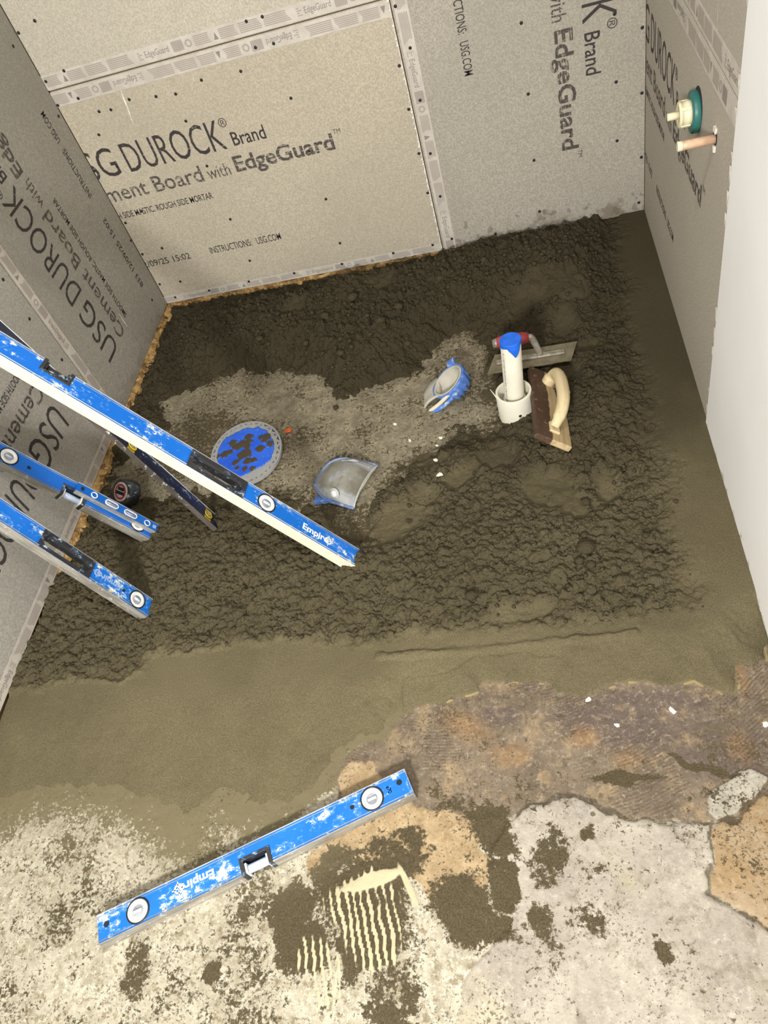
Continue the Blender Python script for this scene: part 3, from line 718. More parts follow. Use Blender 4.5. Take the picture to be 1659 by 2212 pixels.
# ================================================================== MORTAR BED
ST = 0.0021
mx = np.arange(XL + 0.0005, XR - 0.003, ST); my = np.arange(0.27, YB - 0.0005, ST)
mx = np.append(mx, XR - 0.0002); my = np.append(my, YB - 0.0002)
MX, MY = np.meshgrid(mx, my); x, y = MX.ravel(), MY.ravel()
RSTRIP = gp([(1322, 440), (1500, 430), (1800, 900), (1900, 1500), (1560, 1400), (1510, 1330), (1475, 1230), (1440, 1100), (1420, 960), (1400, 820), (1362, 690), (1345, 590)], .03)
FSTRIP = gp([(-100, 1490), (0, 1490), (120, 1470), (300, 1448), (310, 1405), (420, 1392), (560, 1382), (830, 1372), (1100, 1350), (1300, 1330), (1500, 1320), (1800, 1200), (1900, 2300), (-600, 2300)], .02)
wb = (fbm(x, y, 12, 4, 21) - .5); wb2 = (fbm(x, y, 40, 3, 22) - .5)
dR = sdf(x, y, RSTRIP) + wb * .05 + wb2 * .02; dF = sdf(x, y, FSTRIP) + wb * .05 + wb2 * .02
smoothm = np.maximum(sm(-.05, .05, dR + wb * .06), sm(-.012, .03, dF))
PATCH = ((860, 1110, .10, .075, .7), (985, 1025, .06, .05, .3), (915, 1065, .06, .05, .3), (1072, 978, .045, .042, 0), (1180, 1060, .075, .055, -.3), (1260, 1090, .05, .04, 0), (1150, 650, .10, .07, .2), (820, 640, .05, .05, 0),
         (640, 690, .06, .04, .3), (1230, 800, .05, .05, 0), (1270, 745, .05, .035, .3), (1215, 700, .05, .06, 0), (1130, 1320, .08, .03, .1), (1240, 640, .06, .06, 0), (1310, 1060, .04, .06, 0), (930, 990, .06, .03, 0))
pm = np.zeros_like(x)
for u, v, a, b, r in PATCH: pm = np.maximum(pm, sm(-.15, .45, blob(x, y, u, v, a, b, r, .03) + wb * 1.3 + wb2 * .3))
rough = np.clip(1 - smoothm, 0, 1) * (1 - .85 * pm)
# base relief
h = 0.026 + 0 * x
MOUND = gp([(380, 700), (470, 655), (640, 625), (760, 590), (900, 560), (1000, 530), (1300, 470), (1350, 560), (1345, 650), (1240, 700), (1060, 690), (1000, 690), (930, 740), (860, 790), (770, 830), (640, 785), (540, 795), (450, 800), (360, 800)], .03)
dm = sdf(x, y, MOUND)
h += 0.05 * sm(-.02, .14, dm + wb * .06)
h += 0.028 * np.clip(blob(x, y, 760, 640, .16, .10, .2, .05), 0, 1) + .02 * np.clip(blob(x, y, 1190, 560, .2, .12, 0, .05), 0, 1)
h += 0.030 * np.clip(blob(x, y, 1290, 850, .12, .22, 0, .03), 0, 1) + 0.018 * np.clip(blob(x, y, 1200, 960, .1, .1, 0, .03), 0, 1)
h += 0.012 * np.clip(blob(x, y, 700, 1250, .5, .14, 0, .03) * 1.4, 0, 1) + .012 * np.clip(blob(x, y, 1150, 1200, .3, .2, 0, .03) * 1.4, 0, 1)
h += 0.016 * wb + 0.006 * wb2
# flat screeded strips
hR = 0.036 + .0015 * wb; hF = 0.024 + .0015 * wb + .006 * sm(.0, .35, x + .1)
h = h * (1 - sm(-.02, .03, dF)) + hF * sm(-.02, .03, dF)
h = h * (1 - sm(-.02, .03, dR)) + hR * sm(-.02, .03, dR)
h -= .010 * pm * (1 - smoothm)
# gap kept open along the left wall and the left part of the back wall
gl_ = sm(.075, .02, x - XL + wb2 * .03) * sm(1.02, 1.12, y); gb_ = sm(.06, .012, YB - y + wb2 * .03 + wb * .03) * sm(-.12, -.30, x + wb * .15)
gap = np.maximum(gl_, gb_); h = h * (1 - gap) + .008 * gap
# bare slab in the middle
ds = sdf(x, y, gp(SLAB, 0.01)) + wb * .13 + wb2 * .06
slabm = sm(-.09, .05, ds)
h = h * (1 - slabm) + (-.010) * slabm
# crumbs, lumps and cracks
L1 = lumps(x, y, .034, 41, .2, .62); L2 = lumps(x, y, .016, 42, .3, .7); L3 = lumps(x, y, .0085, 43, .3, .75); L4 = lumps(x + .31, y, .024, 44, .15, .6)
backm = sm(-.02, .08, dm)
amp = rough * (1 - .6 * slabm)
h += amp * ((.34 + .3 * backm) * L1 + (.55 + .15 * backm) * L2 + .55 * L3 + .35 * L4)
h += rough * .0035 * (fbm(x, y, 170, 3, 50) - .5)
ck = np.abs(fbm(x, y, 22, 4, 60) - .5); h -= .008 * sm(.022, .0, ck) * amp
# a lone dragged ridge on the front strip and the trowel step on its left
P_ = gp([(820, 1420), (960, 1412), (1100, 1396), (1240, 1384), (1370, 1372)], .02)
rd = np.full(x.shape, 1e9)
for i in range(len(P_) - 1):
    e = P_[i + 1] - P_[i]; t = np.clip(((x - P_[i, 0]) * e[0] + (y - P_[i, 1]) * e[1]) / (e @ e), 0, 1)
    rd = np.minimum(rd, np.hypot(x - P_[i, 0] - t * e[0], y - P_[i, 1] - t * e[1]))
h += .006 * sm(.012, .002, rd + wb2 * .012) * (0.5 + fbm(x, y, 120, 3, 70)) - .003 * sm(.03, .012, rd) * (y > 0.8)
h += .005 * sm(.010, .0, np.abs(dF - .012)) * sm(-.55, -.75, x) * (.3 + fbm(x, y, 90, 3, 71))
# taper to nothing at the front edge
dE = sdf(x, y, np.vstack([gp(EDGE, 0), [(0.7, 0.7), (0.7, 2.6), (-1.7, 2.6), (-1.7, 0.5)]])) + wob.mean() + wb2 * .02
ramp_len = .10 + .17 * sm(-.35, -.7, x)
h = np.where(dE < ramp_len, -.004 + (h + .004) * sm(-.006, 1, np.clip(dE / ramp_len, -1, 1)) ** .8, h)
h = np.where(dE < -.004, -.008, h)
sm_right = (x > -.35) & (dE > 0) & (dE < .05)
h = np.where(sm_right, np.maximum(h, .0015 + .25 * dE), h)
co = np.stack([x, y, h], 1)
nb = len(mx); nr_ = len(my)
idx = np.arange(nb * nr_).reshape(nr_, nb)
q = np.stack([idx[:-1, :-1], idx[:-1, 1:], idx[1:, 1:], idx[1:, :-1]], -1).reshape(-1, 4)
keep = h[q].max(1) > -.0025
q = q[keep]; used, inv = np.unique(q, return_inverse=True)
bed = link('mortar_bed', grid_mesh('mortar_bed', co[used], inv.reshape(-1, 4), {'rough': rough[used], 'dark': np.clip(rough * (.58 + .42 * sm(1.0, 1.5, y + wb * .5)) + (1 - rough) * (.70 * sm(.95, 1.5, y + wb * .5) * (1 - sm(-.02, .05, dF)) + .12 * sm(-.35, .1, x)), 0, 1)[used]}), M_mortar)  # rough mortar is damp; darkening to the back and right is painted light falloff
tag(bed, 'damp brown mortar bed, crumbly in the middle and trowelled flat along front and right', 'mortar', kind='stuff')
HG = h.reshape(nr_, nb)
def zat(px, py):
    i = int(np.clip(np.searchsorted(mx, px), 0, nb - 1)); j = int(np.clip(np.searchsorted(my, py), 0, nr_ - 1))
    return max(float(HG[j, i]), 0.0)
# loose crumbs on the rough part, one mesh
ico = bmesh.new(); bmesh.ops.create_icosphere(ico, subdivisions=1, radius=1.0)
iv = np.array([v.co[:] for v in ico.verts]); ifc = np.array([[v.index for v in f.verts] for f in ico.faces]); ico.free()
rng = np.random.default_rng(11)
n = 15000
cx = rng.uniform(XL + .03, XR - .02, n); cy = rng.uniform(.78, YB - .03, n)
ii = np.clip(np.searchsorted(mx, cx), 0, nb - 1); jj = np.clip(np.searchsorted(my, cy), 0, nr_ - 1)
rr = rough.reshape(nr_, nb)[jj, ii]; hz = HG[jj, ii]; sl = slabm.reshape(nr_, nb)[jj, ii]; bk = backm.reshape(nr_, nb)[jj, ii]
ok = (rng.random(n) < rr * (.35 + .5 * bk) * (1 - .9 * sl)) & (hz > .002)
cx, cy, hz, bk = cx[ok], cy[ok], hz[ok], bk[ok]
m = len(cx); rad = .0018 + .0042 * rng.random(m) ** 3.5 * (1 + .5 * bk)
jit = 1 + .28 * (rng.random((m, len(iv), 1)) - .5) * 2
V = iv[None] * jit * rad[:, None, None] * np.array([1, 1, .8]) + np.stack([cx, cy, hz + rad * .25], 1)[:, None]
big = [(1265, 1180, .021), (1266, 1083, .012), (1276, 1218, .011), (1250, 1210, .010), (1275, 1100, .006), (1395, 1155, .008), (630, 1160, .008), (1018, 1285, .014), (1225, 815, .010), (725, 880, .009), (1262, 1155, .008),
       (760, 640, .018), (700, 680, .014), (860, 660, .015), (610, 700, .014), (560, 730, .012), (950, 600, .015), (1045, 560, .012), (820, 690, .017), (880, 740, .012), (660, 740, .011), (735, 760, .012), (1395, 1010, .006)]
Vb = []
for u, v, r in big:
    p = atz(u, v, .04); z = zat(p[0], p[1]); p = atz(u, v, z + r * .4)
    j_ = 1 + .16 * (rng.random((len(iv), 1)) - .5) * 2
    Vb.append(iv * j_ * r * np.array([1.1, 1, .75]) + np.array([p[0], p[1], z + r * .2]))
V = np.concatenate([V.reshape(-1, 3)] + Vb); m2 = len(V) // len(iv)
F = (ifc[None] + (np.arange(m2) * len(iv))[:, None, None]).reshape(-1, 3)
me = bpy.data.meshes.new('mortar_crumbs'); me.vertices.add(len(V)); me.vertices.foreach_set('co', V.astype(np.float32).ravel())
me.loops.add(F.size); me.loops.foreach_set('vertex_index', F.astype(np.int32).ravel()); me.polygons.add(len(F)); me.polygons.foreach_set('loop_start', np.arange(0, F.size, 3, dtype=np.int32))
me.polygons.foreach_set('use_smooth', np.ones(len(F), bool)); me.update(calc_edges=True)
for an in ('rough', 'dark'):
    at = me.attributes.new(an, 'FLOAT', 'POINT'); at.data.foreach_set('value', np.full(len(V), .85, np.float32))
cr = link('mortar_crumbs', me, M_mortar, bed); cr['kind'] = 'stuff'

# ================================================================== LEVELS
def outline_rect(x0, x1, y0, y1, per=6):
    pts = []
    for i in range(per): pts.append((x0 + (x1 - x0) * i / per, y0))
    for i in range(per): pts.append((x1, y0 + (y1 - y0) * i / per))
    for i in range(per): pts.append((x1 - (x1 - x0) * i / per, y1))
    for i in range(per): pts.append((x0, y1 - (y1 - y0) * i / per))
    return pts
def stadium(cx, cy, hx, r, n=24):
    """n points matching outline_rect order, starting at the lower left"""
    out = []
    for i in range(n):
        a = -math.pi * 0.75 + 2 * math.pi * i / n
        px, py = math.cos(a), math.sin(a)
        ox = cx + (hx - r) * (1 if px > 0.02 else -1 if px < -0.02 else 0)
        out.append((ox + r * px, cy + r * py))
    return out
def ringbody(g, outer, inner, z0, z1):
    o0 = [(a, b, z0) for a, b in outer]; o1 = [(a, b, z1) for a, b in outer]; i0 = [(a, b, z0) for a, b in inner]; i1 = [(a, b, z1) for a, b in inner]
    g.loops([o0, o1, i1, i0, o0], smooth=False)
def vial_ring(root, cx, cy, z, r, lens=M_lens):
    """round end vial: black gasket, white collar, grey lens"""
    b = G().lathe([(r * 1.14, z - .001), (r * 1.14, z + .0012), (r * .99, z + .0016), (r * .99, z - .001)], 36, (cx, cy, 0), cap0=False, cap1=False).obj('gasket', M_black, root)
    w = G().lathe([(r * .99, z), (r * .99, z + .0016), (r * .9, z + .0026), (r * .64, z + .0018), (r * .54, z + .0004)], 36, (cx, cy, 0), cap0=False, cap1=False).obj('vial_collar', M_white, root)
    G().lathe([(r * .57, z + .0005), (.0001, z + .0009)], 28, (cx, cy, 0), cap0=False, cap1=False).obj('vial_lens', lens, w)
    t = G(); t.tube([(cx - r * .42, cy, z + .001), (cx + r * .42, cy, z + .001)], r * .15, 8)
    t.obj('vial', M_vial, w)
    return w
def hole_disc(root, cx, cy, z, r):
    G().lathe([(r, z + .0006), (r * .9, z + .0008), (r * .85, z - .0004), (.0001, z - .0005)], 20, (cx, cy, 0), cap0=True, cap1=False).obj('hang_hole', M_hole, root)
def emblem(g, cx, cy, r, z):
    n = 20
    for k in range(n):
        a, b = 2 * math.pi * k / n, 2 * math.pi * (k + 1) / n
        g.add([(cx + q * math.cos(t), cy + q * math.sin(t), z) for q, t in ((r * .62, a), (r, a), (r, b), (r * .62, b))], [(0, 1, 2, 3)])
    for sx, sy in ((1, 0), (0, 1)):
        w = r * .11; l = r * 1.45
        g.add([(cx - (l if sx else w), cy - (l if sy else w), z), (cx + (l if sx else w), cy - (l if sy else w), z), (cx + (l if sx else w), cy + (l if sy else w), z), (cx - (l if sx else w), cy + (l if sy else w), z)], [(0, 1, 2, 3)])
def logo(root, x0, x1, yb, cap, z, flip, mat):
    """word with its cross-hair emblem; flip turns it half round"""
    cx, cy = (x0 + x1) / 2, yb
    ex, ey = ((-1, 0, 0), (0, -1, 0)) if flip else ((1, 0, 0), (0, 1, 0))
    w = x1 - x0; O = (x1, yb, z) if flip else (x0, yb, z)
    o = lettering('printed_logo', [('Empire', 0, w, 0, cap, 0.03)], O, ex, ey, (0, 0, 1), mat, root, 0.0003)
    g = G(); emblem(g, (x1 - w - cap * .05) if flip else (x0 + w + cap * .05), yb + (-cap * .42 if flip else cap * .42), cap * .55, z + .0006)
    g.obj('printed_logo', mat, root)
def box_level(name, mat4, L, W, T_, blue, side_mat, handles=(), notches=(), rings=(), holes=(), logos=(), ends=True, far_mat=None, vialm=None):
    """local: x along, y across the wide face (0..W), z outward (0..T_)"""
    root = empty(name, mat=mat4)
    rim = .0020; dz = .0012
    cuts = sorted([(a, b, 'h') for a, b in handles] + [(a, b, 'n', lo) for a, b, lo in notches])
    g = G(); xs = 0.0; segs = []
    for c in cuts: segs.append((xs, c[0])); xs = c[1]
    segs.append((xs, L))
    for a, b in segs:
        if b > a: g.box(a, b, rim, W - rim, dz, T_ - dz)
    for c in cuts:
        if c[2] == 'h':
            a, b = c[0], c[1]; ringbody(g, outline_rect(a, b, rim, W - rim), stadium((a + b) / 2, W / 2, (b - a) / 2 - .006, W * .33), dz, T_ - dz - .001)
        else:
            lo = c[3]
            if lo: g.box(c[0], c[1], W * .48, W - rim, dz, T_ - dz)
            else: g.box(c[0], c[1], rim, W * .52, dz, T_ - dz)
    body = g.obj('web', blue, root)
    for side in (0, 1):
        g = G(); xs = 0.0; pieces = []
        for a, b, lo in sorted(notches):
            if lo == (side == 0): pieces.append((xs, a)); xs = b
        pieces.append((xs, L))
        for a, b in pieces:
            y0, y1 = (0, rim) if side == 0 else (W - rim, W)
            g.box(a, b, y0, y1, 0, T_, c=.0008)
            s0 = rim + .0030 if side == 0 else W - rim - .0040                    # raised bead beside the rail
            g.box(a, b, s0, s0 + .001, T_ - dz - .0005, T_ - dz + .0008)
        g.obj('rail', side_mat if side == 0 else (far_mat or M_alu), root)
    for a, b in handles:
        g = G(); m_ = .003
        ringbody(g, outline_rect(a + m_, b - m_, rim + .002, W - rim - .002), stadium((a + b) / 2, W / 2, (b - a) / 2 - .010, W * .30), dz - .001, T_ + .0006)
        hb = g.obj('hand_hole', M_blackdirty, root)
        g = G(); st = stadium((a + b) / 2, W / 2, (b - a) / 2 - .010, W * .30); st2 = stadium((a + b) / 2, W / 2, (b - a) / 2 - .0075, W * .335)
        ringbody(g, st2, st, T_ - .001, T_ + .0016); g.obj('hand_hole_lip', M_blackdirty, hb)
    for a, b, lo in notches:
        g = G(); d = .0055
        y_in = (W * .48, W * .40) if lo else (W * .52, W * .60)
        yo = -.0005 if lo else W + .0005
        g.box(a - .002, a + d, min(yo, y_in[0]), max(yo, y_in[0]), -.0004, T_ + .0008, c=.0006); g.box(b - d, b + .002, min(yo, y_in[0]), max(yo, y_in[0]), -.0004, T_ + .0008, c=.0006)
        g.box(a - .002, b + .002, min(y_in[0], y_in[0] + (d if lo else -d)) , max(y_in[0], y_in[0] + (d if lo else -d)), -.0004, T_ + .0008, c=.0006)
        hb = g.obj('vial_holder', M_blackdirty, root)
        yc = W * .22 if lo else W * .78
        G().tube([(a + d, yc, T_ * .5), (b - d, yc, T_ * .5)], .0080, 14).obj('centre_vial', vialm or M_vial, hb)
        for q0 in (a + d, b - d - .004): G().box(q0, q0 + .004, yc - .009, yc + .009, 0.002, T_ - .002, c=.001).obj('vial_clip', vialm or M_white, hb)
    for cx, r in rings: vial_ring(root, cx, W / 2, T_ - dz, r)
    for cx, cy, r in holes: hole_disc(root, cx, cy, T_ - dz, r)
    for x0, x1, yb, cap, fl2, mt in logos: logo(root, x0, x1, yb, cap, T_ - dz, fl2, mt)
    if ends:
        for e0, e1 in ((0, .0015), (L - .0015, L)):
            G().box(e0, e1, .002, W - .002, .001, T_ - .001, c=.0004).obj('end_cap', M_alu_dull, root)
    return root
def lean(P, az, el, ro, L):
    az, el, ro = map(math.radians, (az, el, ro))
    u = Vector((math.cos(el) * math.cos(az), math.cos(el) * math.sin(az), math.sin(el)))
    a = Vector((0, 0, 1)).cross(u).normalized(); b = u.cross(a); w = a * math.cos(ro) + b * math.sin(ro); n = w.cross(u)
    if w.y < 0: w = -w; n = -n
    return u, w, n
def lean_mat(P, az, el, ro, L, Tk):
    u, w, n = lean(P, az, el, ro, L); P = Vector(P)
    o = P + u * L - n * Tk
    return frame_mat(o, -u, w, n), u, w, n

# leaning levels (position from the foot of each)
LA = 1.36; mA, uA, wA, nA = lean_mat((-0.4567, .9528, .0341), 173.31, 53.96, 185.55, LA, .028)
lv = box_level('spirit_level', mA, LA, .052, .028, M_blue, M_cream, handles=[(LA - .450, LA - .310)], notches=[(LA - .762, LA - .706, False)],
               rings=[(LA - .259, .0195), (LA - 1.25, .0195)], holes=[(LA - .010, .018, .0042)], logos=[(LA - .163, LA - .094, .017, .017, False, M_printwhite)], vialm=M_blackdirty)
tag(lv, 'longest blue spirit level with cream edge, leaning over the oval knee board', 'level', 'blue box levels')
LC = .45; mC, uC, wC, nC = lean_mat((-1.0326, 1.1127, .0282), 184.66, 61.26, 176.59, LC, .028)
lc = box_level('spirit_level', mC, LC, .052, .028, M_blue_clean, M_alu_dull, notches=[(LC - .248, LC - .188, True)], rings=[(LC - .043, .0195), (LC - .384, .0195)], holes=[(LC - .335, .024, .0045)])
tag(lc, 'clean blue spirit level against left wall with a small torpedo level stuck on it', 'level', 'blue box levels')
LD = .75; mD, uD, wD, nD = lean_mat((-.965, .8724, .0283), 171.91, 67.56, 188.75, LD, .028)
ld = box_level('spirit_level', mD, LD, .051, .028, M_blue_dirty, M_alu_dull, handles=[(LD - .312, LD - .172)], rings=[(LD - .046, .0195)], holes=[(LD - .086, .026, .004)], logos=[(LD - .160, LD - .096, .034, .016, True, M_printpale)])
tag(ld, 'blue spirit level with black hand hole, nearest the camera of the leaning levels', 'level', 'blue box levels')

# navy I-beam level
LE = 1.0; mE, uE, wE, nE = lean_mat((-.8438, 1.1187, .0325), 157.93, 64.24, 219.7, LE, .013)
WE, TE = .055, .013
le = empty('i_beam_level', mat=mE)
G().box(0, LE, .003, WE - .003, TE * .10, TE * .82).obj('web', M_navy, le)
for y0, y1, mt in ((0, .0025, M_alu_dark), (WE - .0025, WE, M_alu)):
    G().box(0, LE, y0, y1, 0, TE, c=.0008).obj('flange', mt, le)
    G().box(0, LE, y0 + (.0025 if y0 == 0 else -.003), y0 + (.0055 if y0 == 0 else 0), TE * .1, TE * .88).obj('fillet', M_navy, le)
for s in (.034, .285, .5):
    yb = G().box(LE - s - .012, LE - s + .012, .005, WE - .005, TE * .05, TE * .84, c=.002).obj('vial_block', M_yellow, le)
    G().lathe([(.0125, TE * .84), (.0125, TE * .84 + .002), (.010, TE * .84 + .003), (.0095, TE * .84 + .001), (.0001, TE * .84 + .0006)], 28, (LE - s, WE * .52, 0), cap0=False, cap1=False).obj('vial_collar', M_yellow, yb)
    G().lathe([(.0137, TE * .83), (.0137, TE * .84 + .0012), (.0125, TE * .84 + .0012)], 28, (LE - s, WE * .52, 0), cap0=False, cap1=False).obj('gasket', M_black, yb)
    G().tube([(LE - s - .006, WE * .52, TE * .86), (LE - s + .006, WE * .52, TE * .86)], .0028, 10).obj('vial', M_lens, yb)
tag(le, 'navy I-beam spirit level with yellow vials, crossing under the longest blue level', 'level')

# torpedo level on the clean level
LT, WT, TT = .229, .028, .014
oT = Vector((-1.0326, 1.1127, .0282)) + uC * .222 + wC * .0165 + nC * .0006
mT = frame_mat(oT, -uC, wC, nC)
tl = empty('torpedo_level', mat=mT)
G().box(0, LT, .003, WT - .002, .001, TT - .001).obj('body', M_blue_clean, tl)
for y0, y1 in ((0, .0035), (WT - .002, WT)): G().box(0, LT, y0, y1, 0, TT, c=.0006).obj('rail', M_alu, tl)
for q0 in (.070, .125): G().box(q0, q0 + .02, -.0006, .0002, .004, TT - .004).obj('magnet', M_alu_dull, tl)
for cx in (.046, .196):
    w = G().lathe([(.0088, TT - .003), (.0088, TT + .0006), (.0066, TT + .001), (.006, TT - .002)], 28, (cx, WT * .52, 0), cap0=False, cap1=False).obj('vial_collar', M_white, tl)
    G().lathe([(.0062, TT - .0018), (.0001, TT - .0018)], 20, (cx, WT * .52, 0), cap0=False, cap1=False).obj('vial_lens', M_lens, w)
for cx in (.094, .147):
    g = G(); ringbody(g, stadium(cx, WT * .52, .0185, .0085), stadium(cx, WT * .52, .0155, .0055), TT - .003, TT + .0008); w = g.obj('vial_collar', M_white, tl)
    G().box(cx - .0155, cx + .0155, WT * .52 - .0055, WT * .52 + .0055, TT - .003, TT - .0022).obj('vial_lens', M_hole, w)
    G().tube([(cx - .0145, WT * .5, TT - .0008), (cx + .0145, WT * .5, TT - .0008)], .0028, 10).obj('vial', M_lens, w)
G().box(.212, .222, WT * .35, WT * .7, TT - .0005, TT - .0002).obj('printed_mark', M_printpale, tl)
G().box(.010, .018, WT * .35, WT * .7, TT - .0008, TT - .0003).obj('printed_mark', M_hole, tl)
tag(tl, 'short blue torpedo level stuck on the face of the clean blue level', 'level')

# level lying on the floor in front
a_ = math.radians(24.19); LF, WF = .61, .0507
mF = frame_mat((-.8688, .2021, .0022), (math.cos(a_), math.sin(a_), 0), (-math.sin(a_), math.cos(a_), 0), (0, 0, 1))
lf = box_level('spirit_level', mF, LF, WF, .028, M_blue_dirty, M_alu_dull, notches=[(.276, .332, True)], rings=[(.078, .0195), (.536, .0195)], holes=[(.018, .028, .0052), (.592, .031, .0052), (.497, .027, .004)],
               logos=[(.158, .226, .036, .016, True, M_printwhite)])
lettering('printed_mark', [('e70', 0, .014, 0, .008, .02)], (.566, .034, .0264), (0, -1, 0), (1, 0, 0), (0, 0, 1), M_printwhite, lf, .0004)
tag(lf, 'paint-splashed blue spirit level lying flat across old floor and fresh mortar edge', 'level', 'blue box levels')

# ================================================================== TOOLS ON THE BED
# --- oval kneeling board
kb = empty('oval_knee_board', (-.8275, 1.3975, .010)); kb.rotation_euler = (0, 0, .39)
ea, eb = .103, .124
def ell(s, z, n=88): return [((ea - s) * math.cos(2 * math.pi * i / n), (eb - s) * math.sin(2 * math.pi * i / n), z) for i in range(n)]
def eband(g, s0, s1, z0, z1): g.loops([ell(s0, z0), ell(s0, z1), ell(s1, z1), ell(s1, z0), ell(s0, z0)], smooth=False)
g = G(); eband(g, 0, .0055, .0, .009); eband(g, .0125, .020, .0, .009)
nk = 38
for i in range(nk):
    a0 = 2 * math.pi * i / nk; a1 = 2 * math.pi * (i + .62) / nk
    s0, s1 = (.004, .0145) if i % 2 else (.0145, .004)
    p0 = ((ea - s0) * math.cos(a0), (eb - s0) * math.sin(a0)); p1 = ((ea - s1) * math.cos(a0 + 2 * math.pi / nk), (eb - s1) * math.sin(a0 + 2 * math.pi / nk))
    d = Vector((p1[0] - p0[0], p1[1] - p0[1])); q_ = Vector((-d.y, d.x)).normalized() * .0030
    c = [(p0[0] - q_.x, p0[1] - q_.y), (p0[0] + q_.x, p0[1] + q_.y), (p1[0] + q_.x, p1[1] + q_.y), (p1[0] - q_.x, p1[1] - q_.y)]
    g.add([(a, b, z) for z in (0, .0088) for a, b in c], [(0, 1, 2, 3), (4, 5, 6, 7), (0, 1, 5, 4), (1, 2, 6, 5), (2, 3, 7, 6), (3, 0, 4, 7)])
g.obj('perforated_rim', M_rim, kb)
G().loops([ell(.0165, .001), ell(.0165, .0102)], True, True, smooth=False).obj('base_plate', M_rim, kb)
# blue top: fine disc clipped to the worn outline, with a mud field
pl = gp([(430 + a / 7.541, 890 + b / 7.541) for a, b in ((235, 700), (262, 600), (318, 560), (312, 490), (400, 450), (440, 405), (560, 345), (700, 272), (800, 240), (880, 255), (960, 225), (1040, 265), (1110, 290), (1165, 360), (1190, 420), (1230, 470),
        (1238, 560), (1205, 640), (1180, 720), (1150, 770), (1100, 812), (1000, 880), (900, 930), (760, 1000), (640, 1055), (480, 1120), (330, 1120), (230, 1000), (200, 850))], .022)
mi = Matrix.Rotation(-.39, 2)
pl = np.array([(mi @ Vector((px + .8275, py - 1.3975)))[:] for px, py in pl])
st = .0022; gx_ = np.arange(-.11, .11, st); gy_ = np.arange(-.13, .13, st); KX, KY = np.meshgrid(gx_, gy_); kx, ky = KX.ravel(), KY.ravel()
dk = np.minimum(sdf(kx, ky, pl), (1 - np.hypot(kx / (ea - .020), ky / (eb - .020))) * .1)
mud = np.zeros_like(kx)
cr_, sr_ = math.cos(-.39), math.sin(-.39)
for u, v, a in ((800, 400, .014), (800, 480, .015), (740, 680, .022), (690, 690, .014), (800, 560, .012), (700, 510, .016), (620, 560, .017), (540, 500, .015), (990, 590, .015), (590, 820, .013), (780, 800, .013), (1100, 400, .016), (1160, 500, .013), (1010, 410, .010), (420, 680, .014), (500, 650, .012), (300, 720, .010), (900, 770, .010), (740, 920, .010), (860, 920, .010), (620, 910, .008), (1070, 450, .010)):
    p = atz(430 + u / 7.541, 890 + v / 7.541, .022); px, py = p[0] + .8275, p[1] - 1.3975
    lx_, ly_ = px * cr_ - py * sr_, px * sr_ + py * cr_
    mud = np.maximum(mud, np.clip(1.0 - np.hypot(kx - lx_, ky - ly_) / (a * 1.75), 0, 1))
ng = len(gx_); idx = np.arange(len(kx)).reshape(-1, ng); q = np.stack([idx[:-1, :-1], idx[:-1, 1:], idx[1:, 1:], idx[1:, :-1]], -1).reshape(-1, 4)
kz = .0125 + .0006 * (fbm(kx, ky, 120, 3, 81) - .5) + .0016 * sm(.4, .7, mud)
q = q[(dk + .004 * (fbm(kx, ky, 150, 2, 80) - .5))[q].min(1) > 0]; used, inv = np.unique(q, return_inverse=True)
top = link('blue_top', grid_mesh('blue_top', np.stack([kx, ky, kz], 1)[used], inv.reshape(-1, 4), {'mud': mud[used]}), M_kneel, kb)
sd = top.modifiers.new('solidify', 'SOLIDIFY'); sd.thickness = .003; sd.offset = -1
kb.location.z = .008
tag(kb, 'oval knee board, muddy blue top inside a grey rim with triangular holes', 'knee board')

